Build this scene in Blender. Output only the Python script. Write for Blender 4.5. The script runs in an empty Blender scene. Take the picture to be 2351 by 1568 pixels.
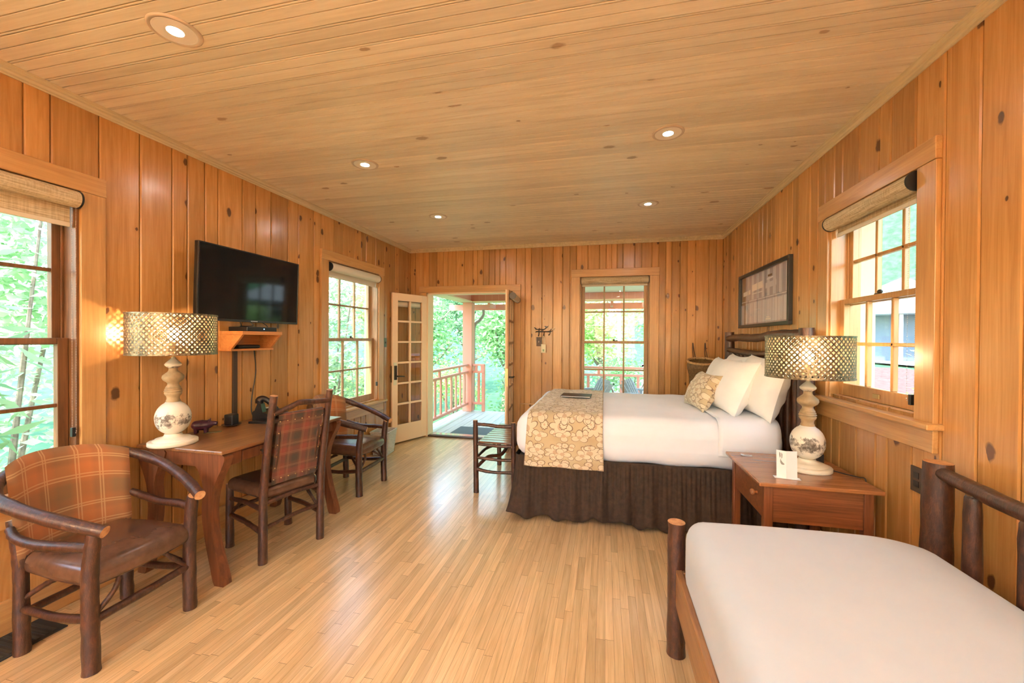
import bpy, math, random
import numpy as np
from mathutils import Vector, Matrix, Euler
R = math.radians
SKY, SUN, EXPO, UPL = 0.58, 3.7, 1.62, 660.0
C = bpy.context.scene.collection
rnd = random.Random(7)

# ------------------------------------------------------------------ mesh collector
class MB:
    def __init__(s):
        s.v = []; s.f = []; s.m = []; s.c = []; s.sm = []; s.uv = {}
    def add(s, vs, fs, mi=0, col=None, smooth=False, uvs=None):
        o = len(s.v); s.v += [tuple(p) for p in vs]
        col = rnd.random() if col is None else col
        for k, f in enumerate(fs):
            if uvs is not None: s.uv[len(s.f)] = [uvs[i] for i in f]
            s.f.append(tuple(i + o for i in f)); s.m.append(mi); s.c.append(col); s.sm.append(smooth)
        return s
    def box(s, x0, x1, y0, y1, z0, z1, mi=0, col=None, xf=None):
        vs = [(x, y, z) for x in (x0, x1) for y in (y0, y1) for z in (z0, z1)]
        if xf: vs = [xf(*p) for p in vs]
        s.add(vs, [(0, 1, 3, 2), (4, 6, 7, 5), (0, 4, 5, 1), (2, 3, 7, 6), (0, 2, 6, 4), (1, 5, 7, 3)], mi, col); return s
    def bar(s, p, q, w, h, up=(0, 0, 1), mi=0):
        p = Vector(p); q = Vector(q); d = (q - p).normalized(); a = d.cross(Vector(up)).normalized(); b = a.cross(d)
        vs = [e + a * i * w / 2 + b * j * h / 2 for e in (p, q) for i, j in ((-1, -1), (1, -1), (1, 1), (-1, 1))]
        s.add(vs, [(0, 1, 2, 3), (7, 6, 5, 4), (0, 4, 5, 1), (1, 5, 6, 2), (2, 6, 7, 3), (3, 7, 4, 0)], mi); return s
    def prism(s, poly, fn, d0, d1, mi=0, smooth=False):
        n = len(poly); vs = [fn(a, b, d0) for a, b in poly] + [fn(a, b, d1) for a, b in poly]
        col = rnd.random()
        s.add(vs, [tuple(range(n))[::-1], tuple(range(n, 2 * n))], mi, col)
        s.add(vs, [(i, (i + 1) % n, n + (i + 1) % n, n + i) for i in range(n)], mi, col, smooth); return s
    def tube(s, pts, rad, n=12, mi=0, cap=None, bump=0.0, seed=0, sub=6, flat=1.0):
        pts = [Vector(p) for p in pts]
        if not hasattr(rad, '__len__'): rad = [rad] * len(pts)
        P, Q = spline(pts, rad, sub) if len(pts) > 2 else (pts, list(rad))
        if len(pts) == 2 and bump:
            P = [pts[0].lerp(pts[1], k / 8) for k in range(9)]; Q = [rad[0] + (rad[1] - rad[0]) * k / 8 for k in range(9)]
        r_ = random.Random(seed)
        vs = []; nrm = None
        for i, p in enumerate(P):
            t = (P[min(i + 1, len(P) - 1)] - P[max(i - 1, 0)]).normalized()
            if nrm is None:
                a = Vector((0, 0, 1)) if abs(t.z) < .9 else Vector((1, 0, 0)); nrm = (a - t * a.dot(t)).normalized()
            else: nrm = (nrm - t * nrm.dot(t)).normalized()
            b = t.cross(nrm); k = 1 + (r_.random() - .5) * 2 * bump
            for j in range(n):
                a = 2 * math.pi * j / n; rr = Q[i] * k * (1 + (r_.random() - .5) * bump * .7)
                vs.append(p + nrm * math.cos(a) * rr + b * math.sin(a) * rr * flat)
        L = len(P); col = rnd.random()
        s.add(vs, [(i * n + j, i * n + (j + 1) % n, (i + 1) * n + (j + 1) % n, (i + 1) * n + j) for i in range(L - 1) for j in range(n)], mi, col, True)
        cm = mi if cap is None else cap
        s.add([vs[j] for j in range(n)], [tuple(range(n))[::-1]], cm, col); s.add([vs[(L - 1) * n + j] for j in range(n)], [tuple(range(n))], cm, col)
        return s
    def lathe(s, prof, n=32, mi=0, o=(0, 0, 0), sx=1, sy=1):
        vs = []; L = len(prof)
        for r, z in prof:
            for j in range(n):
                a = 2 * math.pi * j / n; vs.append((o[0] + r * math.cos(a) * sx, o[1] + r * math.sin(a) * sy, o[2] + z))
        s.add(vs, [(i * n + j, i * n + (j + 1) % n, (i + 1) * n + (j + 1) % n, (i + 1) * n + j) for i in range(L - 1) for j in range(n)], mi, None, True)
        s.add(vs[:n], [tuple(range(n))[::-1]], mi); s.add(vs[-n:], [tuple(range(n))], mi); return s
    def grid(s, fn, nu, nv, mi=0, uv=True):
        vs = [fn(i / nu, j / nv) for i in range(nu + 1) for j in range(nv + 1)]
        uvs = [(i / nu, j / nv) for i in range(nu + 1) for j in range(nv + 1)]
        w = nv + 1
        s.add(vs, [(i * w + j, (i + 1) * w + j, (i + 1) * w + j + 1, i * w + j + 1) for i in range(nu) for j in range(nv)], mi, None, True, uvs if uv else None); return s
    def rbox(s, x0, x1, y0, y1, z0, z1, r, n=10, mi=0, fn=None):
        # rounded box: points of a gridded cube pulled to the inner box and pushed out by r
        cx, cy, cz = (x0 + x1) / 2, (y0 + y1) / 2, (z0 + z1) / 2; hx, hy, hz = (x1 - x0) / 2, (y1 - y0) / 2, (z1 - z0) / 2
        rr = (r, r, r) if not hasattr(r, '__len__') else r
        H = (hx, hy, hz)
        def ax(h, q):
            a = [-h + q * (1 - math.cos(k / 5 * math.pi / 2)) for k in range(6)]
            m = [-(h - q) + 2 * (h - q) * k / n for k in range(1, n)]
            return a + m + [-t for t in reversed(a)]
        A = [ax(H[i], rr[i]) for i in range(3)]
        idx = {}; vs = []; fs = []
        def vid(p):
            k = tuple(round(t, 5) for t in p)
            if k not in idx: idx[k] = len(vs); vs.append(p)
            return idx[k]
        for d in range(3):
            e, g = (d + 1) % 3, (d + 2) % 3
            for sg in (-1, 1):
                for i in range(len(A[e]) - 1):
                    for j in range(len(A[g]) - 1):
                        q = []
                        for a, b in ((i, j), (i + 1, j), (i + 1, j + 1), (i, j + 1)):
                            p = [0, 0, 0]; p[d] = sg * H[d]; p[e] = A[e][a]; p[g] = A[g][b]; q.append(vid(tuple(p)))
                        fs.append(tuple(q) if sg > 0 else tuple(reversed(q)))
        out = []
        for p in vs:
            inn = [max(-(H[i] - rr[i]), min(H[i] - rr[i], p[i])) for i in range(3)]
            dv = Vector([(p[i] - inn[i]) / max(rr[i], 1e-6) for i in range(3)])
            if dv.length > 1e-6: dv.normalize()
            q = (cx + inn[0] + dv[0] * rr[0], cy + inn[1] + dv[1] * rr[1], cz + inn[2] + dv[2] * rr[2])
            out.append(fn(*q) if fn else q)
        s.add(out, fs, mi, None, True); return s
    def sphere(s, c, r, n=16, mi=0, sz=1):
        k = n // 2
        return s.lathe([(max(r * math.sin(math.pi * i / k), 1e-4), -r * sz * math.cos(math.pi * i / k)) for i in range(k + 1)], n, mi, c)
    def build(s, name, mats, parent=None, loc=(0, 0, 0), rot=(0, 0, 0), bevel=0, seg=2, **kw):
        me = bpy.data.meshes.new(name); me.from_pydata(s.v, [], s.f)
        if not isinstance(mats, (list, tuple)): mats = [mats]
        for m in mats: me.materials.append(MAT[m] if isinstance(m, str) else m)
        me.polygons.foreach_set('material_index', s.m); me.polygons.foreach_set('use_smooth', s.sm)
        a = me.attributes.new('bd', 'FLOAT', 'FACE'); a.data.foreach_set('value', s.c)
        if s.uv:
            u = me.uv_layers.new(name='UVMap')
            for fi, q in s.uv.items():
                p = me.polygons[fi]
                for k, li in enumerate(p.loop_indices): u.data[li].uv = q[k]
        me.update()
        if any(s.sm): me.set_sharp_from_angle(angle=R(52))
        o = bpy.data.objects.new(name, me); C.objects.link(o); o.location = loc; o.rotation_euler = rot
        if parent: o.parent = parent
        if bevel:
            b = o.modifiers.new('b', 'BEVEL'); b.width = bevel; b.segments = seg; b.limit_method = 'ANGLE'; b.angle_limit = R(40); b.harden_normals = False
        for k, val in kw.items(): o[k] = val
        return o

def spline(P, Q, sub):
    oP, oQ = [], []
    n = len(P)
    for i in range(n - 1):
        p0, p1, p2, p3 = P[max(i - 1, 0)], P[i], P[i + 1], P[min(i + 2, n - 1)]
        for k in range(sub):
            t = k / sub
            oP.append(0.5 * ((2 * p1) + (p2 - p0) * t + (2 * p0 - 5 * p1 + 4 * p2 - p3) * t * t + (3 * p1 - p0 - 3 * p2 + p3) * t ** 3))
            oQ.append(Q[i] + (Q[i + 1] - Q[i]) * t)
    oP.append(P[-1]); oQ.append(Q[-1]); return oP, oQ

def thing(name, label, cat, loc=(0, 0, 0), rz=0, group=None):
    o = bpy.data.objects.new(name, None); C.objects.link(o); o.empty_display_size = .1
    o.location = loc; o.rotation_euler = (0, 0, rz); return tag(o, label, cat, group)
def tag(o, label=None, cat=None, group=None, kind=None):
    if label: o['label'] = label
    if cat: o['category'] = cat
    if group: o['group'] = group
    if kind: o['kind'] = kind
    return o
def struct(name, label=None, loc=(0, 0, 0)):
    o = bpy.data.objects.new(name, None); C.objects.link(o); o.location = loc; o['kind'] = 'structure'
    if label: o['label'] = label
    return o
def kids(o): return [c for c in bpy.data.objects if c.parent == o]
def copy_tree(o, parent=None):
    ch = kids(o); c = o.copy(); C.objects.link(c); c.parent = parent
    for k in ch: copy_tree(k, c)
    return c

# ------------------------------------------------------------------ materials
MAT = {}
class N:
    def __init__(s, name, **bs):
        m = bpy.data.materials.new(name); m.use_nodes = True; s.m = m; s.t = m.node_tree; MAT[name] = m
        s.b = s.t.nodes['Principled BSDF']; s.set(**bs)
    def set(s, **k):
        for a, v in k.items():
            key = {'col': 'Base Color', 'rough': 'Roughness', 'metal': 'Metallic', 'spec': 'Specular IOR Level', 'coat': 'Coat Weight', 'cr': 'Coat Roughness',
                   'em': 'Emission Color', 'es': 'Emission Strength', 'trans': 'Transmission Weight', 'sheen': 'Sheen Weight', 'alpha': 'Alpha'}[a]
            if a in ('col', 'em') and len(v) == 3: v = (*v, 1)
            s.b.inputs[key].default_value = v
        return s
    def n(s, ty, props=None, **inp):
        nd = s.t.nodes.new('ShaderNode' + ty)
        for k, v in (props or {}).items(): setattr(nd, k, v)
        for k, v in inp.items():
            i = nd.inputs[int(k[1:])] if k[0] == 'i' and k[1:].isdigit() else nd.inputs[k.replace('_', ' ')]
            if isinstance(v, bpy.types.NodeSocket): s.t.links.new(v, i)
            else: i.default_value = v
        return nd
    def math(s, op, a, b=0.0, c=None, clamp=False):
        nd = s.n('Math', {'operation': op, 'use_clamp': clamp}, i0=a, i1=b)
        if c is not None:
            if isinstance(c, bpy.types.NodeSocket): s.t.links.new(c, nd.inputs[2])
            else: nd.inputs[2].default_value = c
        return nd.outputs[0]
    def ramp(s, f, st):
        nd = s.n('ValToRGB', Fac=f); r = nd.color_ramp
        while len(r.elements) < len(st): r.elements.new(.5)
        for e, (p, c) in zip(r.elements, st): e.position = p; e.color = (*c, 1) if len(c) == 3 else c
        return nd.outputs[0]
    def mix(s, f, a, b, mode='MIX'):
        nd = s.n('Mix', {'data_type': 'RGBA', 'blend_type': mode}); nd.clamp_factor = True
        for k, v in ((0, f), (6, a), (7, b)):
            if isinstance(v, bpy.types.NodeSocket): s.t.links.new(v, nd.inputs[k])
            else: nd.inputs[k].default_value = v if k == 0 else (*v, 1)
        return nd.outputs[2]
    def coord(s, which='Object'): return s.n('TexCoord').outputs[which]
    def attr(s, nm='bd'): return s.n('Attribute', {'attribute_name': nm}).outputs['Fac']
    def out(s, sock, key='Base Color'): s.t.links.new(sock, s.b.inputs[key]); return s
    def bump(s, h, st=.3, d=.002):
        nd = s.n('Bump', Strength=st, Distance=d, Height=h); s.t.links.new(nd.outputs[0], s.b.inputs['Normal']); return s

def wood(name, dark, mid, light, axis='z', sc=1.0, knots=0.0, rough=.35, var=.5, board=True, spec=.5, coat=0, kn=(.10, .035, .015), bump=.15):
    w = N(name, rough=rough, spec=spec, coat=coat, cr=.2)
    co = w.coord()
    if board:
        a = w.attr(); off = w.n('CombineXYZ', X=w.math('MULTIPLY', a, 37.0), Y=w.math('MULTIPLY', a, 91.0), Z=w.math('MULTIPLY', a, 53.0)).outputs[0]
        co = w.n('VectorMath', {'operation': 'ADD'}, i0=co, i1=off).outputs[0]
    st = {'x': (.06, 1, 1), 'y': (1, .06, 1), 'z': (1, 1, .06)}[axis]
    mp = w.n('Mapping', Vector=co, Scale=tuple(t * 14 * sc for t in st)).outputs[0]
    n1 = w.n('TexNoise', Vector=mp, Scale=1.6, Detail=5.0, Roughness=.62, Distortion=1.2).outputs[0]
    n2 = w.n('TexNoise', Vector=w.n('Mapping', Vector=co, Scale=tuple(t * 90 * sc for t in ({'x': (.02, 1, 1), 'y': (1, .02, 1), 'z': (1, 1, .02)}[axis]))).outputs[0], Scale=1.5, Detail=2.0).outputs[0]
    f = w.math('ADD', w.math('MULTIPLY', n1, .75), w.math('MULTIPLY', n2, .25))
    c = w.ramp(f, [(.33, dark), (.5, mid), (.66, light)])
    if board:
        v = w.math('ADD', w.math('MULTIPLY', w.attr(), var), 1 - var / 2)
        c = w.mix(1.0, c, w.n('CombineColor', Red=v, Green=v, Blue=v).outputs[0], 'MULTIPLY')
    if knots:
        sp = w.n('SeparateXYZ', Vector=co); X_, Y_, Z_ = sp.outputs
        if axis == 'z': v2 = w.n('CombineXYZ', X=w.math('MULTIPLY', w.math('ADD', X_, Y_), 6.0), Y=w.math('MULTIPLY', Z_, 3.4)).outputs[0]
        else: v2 = w.n('CombineXYZ', X=w.math('MULTIPLY', Y_, 6.0), Y=w.math('MULTIPLY', X_, 3.0)).outputs[0]
        wob = w.n('TexNoise', Vector=co, Scale=22.0, Detail=2.0).outputs[1]
        v2 = w.n('VectorMath', {'operation': 'ADD'}, i0=v2, i1=w.n('VectorMath', {'operation': 'SCALE'}, i0=wob, Scale=.12).outputs[0]).outputs[0]
        vo = w.n('TexVoronoi', {'voronoi_dimensions': '2D'}, Vector=v2, Scale=1.0, Randomness=1.0)
        sep = w.n('SeparateColor', Color=vo.outputs['Color']); rr_ = w.math('MAXIMUM', w.math('SUBTRACT', sep.outputs[0], 1 - knots), 0.0)
        lim = w.math('ADD', w.math('MULTIPLY', rr_, .13 / knots), w.math('MULTIPLY', w.math('GREATER_THAN', rr_, 0.0), .03))
        rel = w.math('DIVIDE', vo.outputs['Distance'], w.math('ADD', lim, .0001))
        k = w.math('MULTIPLY', w.math('SUBTRACT', 1.0, rel), 3.0, clamp=True)
        halo = w.math('MULTIPLY', w.math('SUBTRACT', 2.6, rel), .55, clamp=True)
        c = w.mix(w.math('MULTIPLY', halo, .35), c, dark)
        c = w.mix(w.math('MULTIPLY', k, .85), c, kn)
    w.out(c).bump(f, bump, .002); return w

wood('wall_pine', (.41, .190, .056), (.50, .248, .077), (.58, .305, .104), 'z', 1, .42, .27, .44, kn=(.07, .025, .014), coat=.25, bump=.05)
wood('trim_pine', (.46, .235, .078), (.55, .295, .105), (.63, .36, .14), 'z', 1.2, 0, .3, .1, coat=.2)
wood('trim_pine_y', (.46, .235, .078), (.55, .295, .105), (.63, .36, .14), 'y', 1.2, 0, .3, .1, coat=.2)
wood('trim_pine_x', (.46, .235, .078), (.55, .295, .105), (.63, .36, .14), 'x', 1.2, 0, .3, .1, coat=.2)
wood('ceil_pine', (.70, .57, .38), (.79, .66, .46), (.86, .74, .54), 'x', 1.0, .16, .42, .16, kn=(.40, .25, .13))
wood('crown_pine', (.55, .43, .25), (.65, .52, .31), (.72, .59, .38), 'y', 1, 0, .45, .1)
wood('floor_oak', (.55, .37, .18), (.69, .48, .25), (.79, .58, .33), 'y', 1.6, .0, .30, .30, coat=1, spec=.5, bump=.08)
wood('dark_sash', (.08, .035, .015), (.14, .06, .022), (.20, .09, .035), 'z', 1.5, 0, .4, .1)
wood('mid_sash', (.30, .16, .07), (.42, .24, .11), (.52, .32, .16), 'z', 1.5, 0, .4, .1)
wood('desk_top', (.13, .055, .022), (.22, .10, .040), (.30, .15, .062), 'y', 1.3, 0, .3, .2, coat=.3)
wood('desk_leg', (.10, .035, .016), (.17, .060, .025), (.24, .09, .036), 'z', 1.3, 0, .4, .2)
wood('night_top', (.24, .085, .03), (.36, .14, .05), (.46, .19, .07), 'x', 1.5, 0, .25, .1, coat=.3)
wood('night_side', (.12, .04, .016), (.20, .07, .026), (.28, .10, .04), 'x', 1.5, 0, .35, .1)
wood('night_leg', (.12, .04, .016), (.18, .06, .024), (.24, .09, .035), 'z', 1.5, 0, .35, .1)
wood('slat_wood', (.10, .04, .018), (.17, .07, .03), (.24, .11, .05), 'x', 1.5, 0, .22, .2, coat=.5)
wood('rail_board', (.20, .09, .035), (.32, .155, .065), (.40, .21, .09), 'y', 2, 0, .35, .1)
wood('shelf_pine', (.50, .19, .05), (.62, .27, .085), (.70, .34, .12), 'y', 1, 0, .35, .1)
wood('deck_wood', (.45, .47, .44), (.58, .60, .55), (.70, .70, .64), 'y', 1, 0, .5, .15)
wood('grey_wood', (.30, .33, .36), (.42, .46, .5), (.55, .58, .6), 'x', 1, 0, .6, .1, board=False)

w = N('bark', rough=.38, spec=.5, coat=.25, cr=.2)
co = w.coord(); v = w.n('TexNoise', Vector=w.n('Mapping', Vector=co, Scale=(60, 60, 16)).outputs[0], Scale=1.0, Detail=6.0, Roughness=.75).outputs[0]
n2 = w.n('TexNoise', Vector=co, Scale=11.0, Detail=2.0).outputs[0]
c = w.ramp(v, [(.3, (.018, .007, .004)), (.5, (.050, .017, .009)), (.7, (.115, .042, .019))])
c = w.mix(w.math('MULTIPLY', w.math('SUBTRACT', n2, .60, clamp=True), 4.0, clamp=True), c, (.17, .065, .03)); w.out(c).bump(v, .6, .005)
w = N('cut_end', rough=.5); co = w.coord(); w.out(w.ramp(w.n('TexNoise', Vector=co, Scale=40.0).outputs[0], [(.3, (.42, .19, .08)), (.7, (.66, .38, .18))]))

def plain(name, col, rough=.5, **k):
    w = N(name, col=col, rough=rough, **k); return w
def noisy(name, c0, c1, sc=20, rough=.6, bump=.2, d=.002, **k):
    w = N(name, rough=rough, **k); t = w.n('TexNoise', Vector=w.coord(), Scale=sc, Detail=4.0, Roughness=.6).outputs[0]
    w.out(w.ramp(t, [(.35, c0), (.65, c1)])).bump(t, bump, d); return w
noisy('leather', (.085, .040, .024), (.13, .065, .038), 14, .27, .05, spec=.8)
noisy('leather_edge', (.20, .10, .05), (.27, .14, .07), 14, .5, .05)
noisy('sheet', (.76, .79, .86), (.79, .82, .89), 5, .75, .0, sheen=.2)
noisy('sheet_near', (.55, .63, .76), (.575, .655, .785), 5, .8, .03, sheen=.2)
noisy('pillow_white', (.80, .79, .76), (.84, .83, .80), 6, .8, .12, .004, sheen=.2)
noisy('skirt', (.022, .012, .007), (.045, .023, .012), 30, .85, .2)
plain('tv_black', (.008, .009, .011), .35); plain('tv_screen', (.006, .010, .014), .06, spec=.32)
plain('tv_bezel', (.02, .022, .024), .25); plain('black', (.012, .012, .014), .35); plain('black_soft', (.02, .02, .022), .6)
plain('logo_silver', (.6, .6, .62), .3, metal=.8); plain('chrome', (.6, .6, .6), .2, metal=1); plain('brass', (.55, .40, .18), .35, metal=.9)
plain('bronze', (.06, .045, .03), .4, metal=.6); plain('plate_brown', (.06, .035, .022), .45); plain('plate_green', (.10, .11, .06), .4, metal=.5)
plain('white_paint', (.80, .78, .72), .4); plain('paper', (.86, .86, .86), .6); plain('ink', (.25, .24, .23), .6); plain('leaf_ink', (.25, .36, .2), .6); plain('card_cream', (.78, .72, .5), .6)
plain('purple_dark', (.07, .02, .045), .35); plain('label_grey', (.6, .6, .6), .5)
plain('peach_paint', (.92, .66, .42), .55); plain('peach_wall', (.82, .58, .38), .6); plain('salmon_paint', (.80, .33, .24), .55); plain('salmon_deep', (.66, .20, .12), .6)
plain('porch_ceiling', (.92, .80, .58), .6); plain('gutter', (.35, .33, .30), .5); plain('mat_grey', (.10, .13, .14), .8); plain('mat_black', (.02, .02, .022), .9)
plain('house_white', (.45, .46, .50), .6); plain('house_blue', (.14, .19, .25), .6); plain('bulb_off', (.9, .9, .9), .3)
plain('road', (.30, .31, .33), .7)
w = N('bulb', col=(1, .9, .75), em=(1.0, .66, .36), es=210.0)
w = N('downlight_lens', col=(1, 1, 1), em=(1.0, .95, .86), es=130.0)
plain('ring_paint', (.62, .47, .32), .35); plain('ring_white', (.85, .75, .6), .4)

# woven blind fabric
w = N('blind_fabric', rough=.7); co = w.coord()
a = w.n('TexNoise', Vector=w.n('Mapping', Vector=co, Scale=(8, 8, 260)).outputs[0], Scale=1.0, Detail=3.0).outputs[0]
b = w.n('TexNoise', Vector=w.n('Mapping', Vector=co, Scale=(120, 120, 10)).outputs[0], Scale=1.0, Detail=2.0).outputs[0]
f = w.math('ADD', w.math('MULTIPLY', a, .7), w.math('MULTIPLY', b, .3)); w.out(w.ramp(f, [(.38, (.40, .30, .17)), (.6, (.68, .56, .37))])).bump(f, .3, .002)
plain('blind_plain', (.72, .64, .50), .6)

# hammered, pierced metal of the shades
w = N('shade_metal', rough=.38, metal=.7); t = w.n('TexNoise', Vector=w.coord(), Scale=70.0, Detail=2.0).outputs[0]
w.out(w.ramp(t, [(.35, (.10, .08, .05)), (.65, (.30, .24, .16))])).bump(t, .5, .004)
# distressed white globe
def distressed(name, white, dark, z0, z1):
    w = N(name, rough=.5); co = w.coord()
    t = w.n('TexNoise', Vector=co, Scale=19.0, Detail=8.0, Roughness=.75).outputs[0]
    z = w.n('SeparateXYZ', Vector=co).outputs[2]
    band = w.math('MULTIPLY', w.math('SUBTRACT', z, z0), w.math('SUBTRACT', z1, z)); band = w.math('MULTIPLY', band, 4 / (z1 - z0) ** 2)
    m = w.math('MULTIPLY', w.math('SUBTRACT', w.math('ADD', t, w.math('MULTIPLY', w.math('MAXIMUM', band, -1.0), .16)), .57), 14.0, clamp=True)
    g = w.n('TexNoise', Vector=co, Scale=60.0, Detail=3.0).outputs[0]
    w.out(w.mix(m, white, w.ramp(g, [(.4, dark), (.7, (.42, .38, .33))]))).bump(t, .2, .002)
distressed('globe_white', (.78, .74, .64), (.10, .08, .06), .10, .20)
distressed('cap_white', (.76, .68, .54), (.12, .09, .06), .44, .475)
noisy('stone_neck', (.30, .215, .115), (.44, .33, .19), 18, .7, .4); noisy('base_white', (.74, .67, .54), (.82, .76, .64), 9, .5, .1)
noisy('wicker_brown', (.12, .065, .025), (.26, .15, .06), 60, .6, .6, .004); noisy('wicker_rim', (.38, .22, .09), (.56, .36, .16), 50, .6, .5, .004)
noisy('wicker_white', (.55, .55, .52), (.75, .75, .72), 90, .6, .6, .004)
noisy('folder', (.03, .013, .010), (.05, .022, .015), 20, .5, .1)

# flowers of the runner and cushion (drawn cell by cell)
def floral(name, scale, use_uv, uvs=(1, 1)):
    w = N(name, rough=.85, sheen=.2)
    co = w.n('Mapping', Vector=w.coord('UV'), Scale=(uvs[0], uvs[1], 1)).outputs[0]
    bg = w.ramp(w.n('TexNoise', Vector=co, Scale=3.0, Detail=2.0).outputs[0], [(.35, (.44, .33, .19)), (.65, (.53, .43, .26))])
    c = bg
    for (sc, off, R0, np_, amp, wd) in ((scale * .8, 0, .40, 8, .45, .022), (scale, 5.3, .17, 10, .22, .022), (scale * 1.5, 2.7, .34, 2, .92, .022), (scale * 1.1, 8.1, .40, 3, .75, .018)):
        cc = w.n('VectorMath', {'operation': 'ADD'}, i0=co, i1=(off, off * .7, 0)).outputs[0]
        vo = w.n('TexVoronoi', {'voronoi_dimensions': '2D'}, Vector=cc, Scale=sc, Randomness=.3)
        df = w.n('VectorMath', {'operation': 'SUBTRACT'}, i0=w.n('VectorMath', {'operation': 'SCALE'}, i0=cc, Scale=sc).outputs[0], i1=w.n('VectorMath', {'operation': 'SCALE'}, i0=vo.outputs['Position'], Scale=sc).outputs[0]).outputs[0]
        sp = w.n('SeparateXYZ', Vector=df); rd = w.n('SeparateColor', Color=vo.outputs['Color']).outputs[0]
        th = w.math('ADD', w.math('ARCTAN2', sp.outputs[1], sp.outputs[0]), w.math('MULTIPLY', rd, 6.0))
        r = vo.outputs['Distance']; pet = w.math('ABSOLUTE', w.math('SINE', w.math('MULTIPLY', th, np_ / 2)))
        Rr = w.math('MULTIPLY', w.math('ADD', w.math('MULTIPLY', pet, amp), 1 - amp), R0)
        inside = w.math('MULTIPLY', w.math('SUBTRACT', Rr, r), 60.0, clamp=True)
        line = w.math('SUBTRACT', 1.0, w.math('DIVIDE', w.math('ABSOLUTE', w.math('SUBTRACT', r, Rr)), wd), clamp=True)
        core = w.math('MULTIPLY', w.math('SUBTRACT', R0 * .3, r), 40.0, clamp=True)
        c = w.mix(w.math('MULTIPLY', inside, .8), c, (.66, .57, .41)); c = w.mix(w.math('MULTIPLY', core, .6), c, (.40, .22, .12))
        c = w.mix(w.math('MULTIPLY', line, 2.0, clamp=True), c, (.18, .11, .07))
    w.out(c)
floral('runner_floral', 5.0, True, (.64, 2.0)); floral('cushion_floral', 5.0, True, (.45, .45))
def plaid(name, cu, cv, ku, kv, base, dark, warm, line):
    w = N(name, rough=.85, sheen=.25); sp = w.n('SeparateXYZ', Vector=w.coord('UV')); c = base
    for ax, k in ((0, ku), (1, kv)):
        f = w.math('FRACT', w.math('MULTIPLY', sp.outputs[ax], k))
        band = w.n('ValToRGB', Fac=f); r = band.color_ramp; r.interpolation = 'LINEAR'
        st = [(0, dark), (.12, dark), (.2, base), (.36, warm), (.5, warm), (.58, base), (.78, base), (.9, dark)]
        while len(r.elements) < len(st): r.elements.new(.5)
        for e, (p, q) in zip(r.elements, st): e.position = p; e.color = (*q, 1)
        c = band.outputs[0] if ax == 0 else w.mix(.5, c, band.outputs[0])
        ln = None
        for p in (.25, .31, .66, .71):
            q = w.math('SUBTRACT', 1.0, w.math('MULTIPLY', w.math('ABSOLUTE', w.math('SUBTRACT', f, p)), 55.0), clamp=True)
            ln = q if ln is None else w.math('MAXIMUM', ln, q)
        if ax == 0: l0 = ln
        else: ln = w.math('MAXIMUM', l0, ln)
    c = w.mix(w.math('MULTIPLY', ln, .40), c, line); w.out(c)
plaid('plaid_orange', 0, 0, 2.2, 1.9, (.34, .13, .045), (.22, .12, .05), (.48, .16, .045), (.80, .58, .28))
plaid('plaid_dark', 0, 0, 2.2, 3.0, (.105, .038, .018), (.045, .030, .020), (.19, .036, .022), (.34, .22, .10))

# glass
m = bpy.data.materials.new('window_glass'); m.use_nodes = True; MAT['window_glass'] = m; t = m.node_tree; t.nodes.clear()
o_ = t.nodes.new('ShaderNodeOutputMaterial'); mx = t.nodes.new('ShaderNodeMixShader'); fr = t.nodes.new('ShaderNodeFresnel'); ge = t.nodes.new('ShaderNodeNewGeometry'); ml = t.nodes.new('ShaderNodeMath'); ml.operation = 'MULTIPLY_ADD'; ml.inputs[1].default_value = 1 / 1.5 - 1.5; ml.inputs[2].default_value = 1.5
t.links.new(ge.outputs['Backfacing'], ml.inputs[0]); t.links.new(ml.outputs[0], fr.inputs[0])
tr = t.nodes.new('ShaderNodeBsdfTransparent'); gl = t.nodes.new('ShaderNodeBsdfGlossy'); gl.inputs['Roughness'].default_value = 0.02
t.links.new(fr.outputs[0], mx.inputs[0]); t.links.new(tr.outputs[0], mx.inputs[1]); t.links.new(gl.outputs[0], mx.inputs[2]); t.links.new(mx.outputs[0], o_.inputs[0])
def leafmat(name, c0, c1, tl=.45):
    m = bpy.data.materials.new(name); m.use_nodes = True; MAT[name] = m; t = m.node_tree; t.nodes.clear()
    o = t.nodes.new('ShaderNodeOutputMaterial'); mx = t.nodes.new('ShaderNodeMixShader'); mx.inputs[0].default_value = tl
    d = t.nodes.new('ShaderNodeBsdfDiffuse'); s = t.nodes.new('ShaderNodeBsdfTranslucent'); a = t.nodes.new('ShaderNodeAttribute'); a.attribute_name = 'bd'
    r = t.nodes.new('ShaderNodeValToRGB'); r.color_ramp.elements[0].color = (*c0, 1); r.color_ramp.elements[1].color = (*c1, 1)
    t.links.new(a.outputs['Fac'], r.inputs[0]); t.links.new(r.outputs[0], d.inputs[0]); t.links.new(r.outputs[0], s.inputs[0])
    t.links.new(d.outputs[0], mx.inputs[1]); t.links.new(s.outputs[0], mx.inputs[2]); t.links.new(mx.outputs[0], o.inputs[0])
leafmat('leaf_green', (.18, .38, .13), (.50, .72, .38)); leafmat('leaf_blue', (.20, .37, .20), (.52, .70, .48)); leafmat('leaf_lime', (.30, .50, .14), (.64, .80, .38))
leafmat('leaf_pale', (.30, .52, .26), (.74, .88, .62)); leafmat('leaf_yellow', (.75, .62, .12), (.85, .80, .3)); leafmat('leaf_long', (.22, .38, .18), (.60, .74, .50))
noisy('lawn', (.03, .12, .04), (.075, .20, .08), 3, .9, .2); noisy('mulch', (.10, .045, .035), (.19, .10, .08), 12, .9, .5, .02)
noisy('trunk', (.16, .12, .09), (.32, .26, .2), 12, .9, .5, .01)
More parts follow.
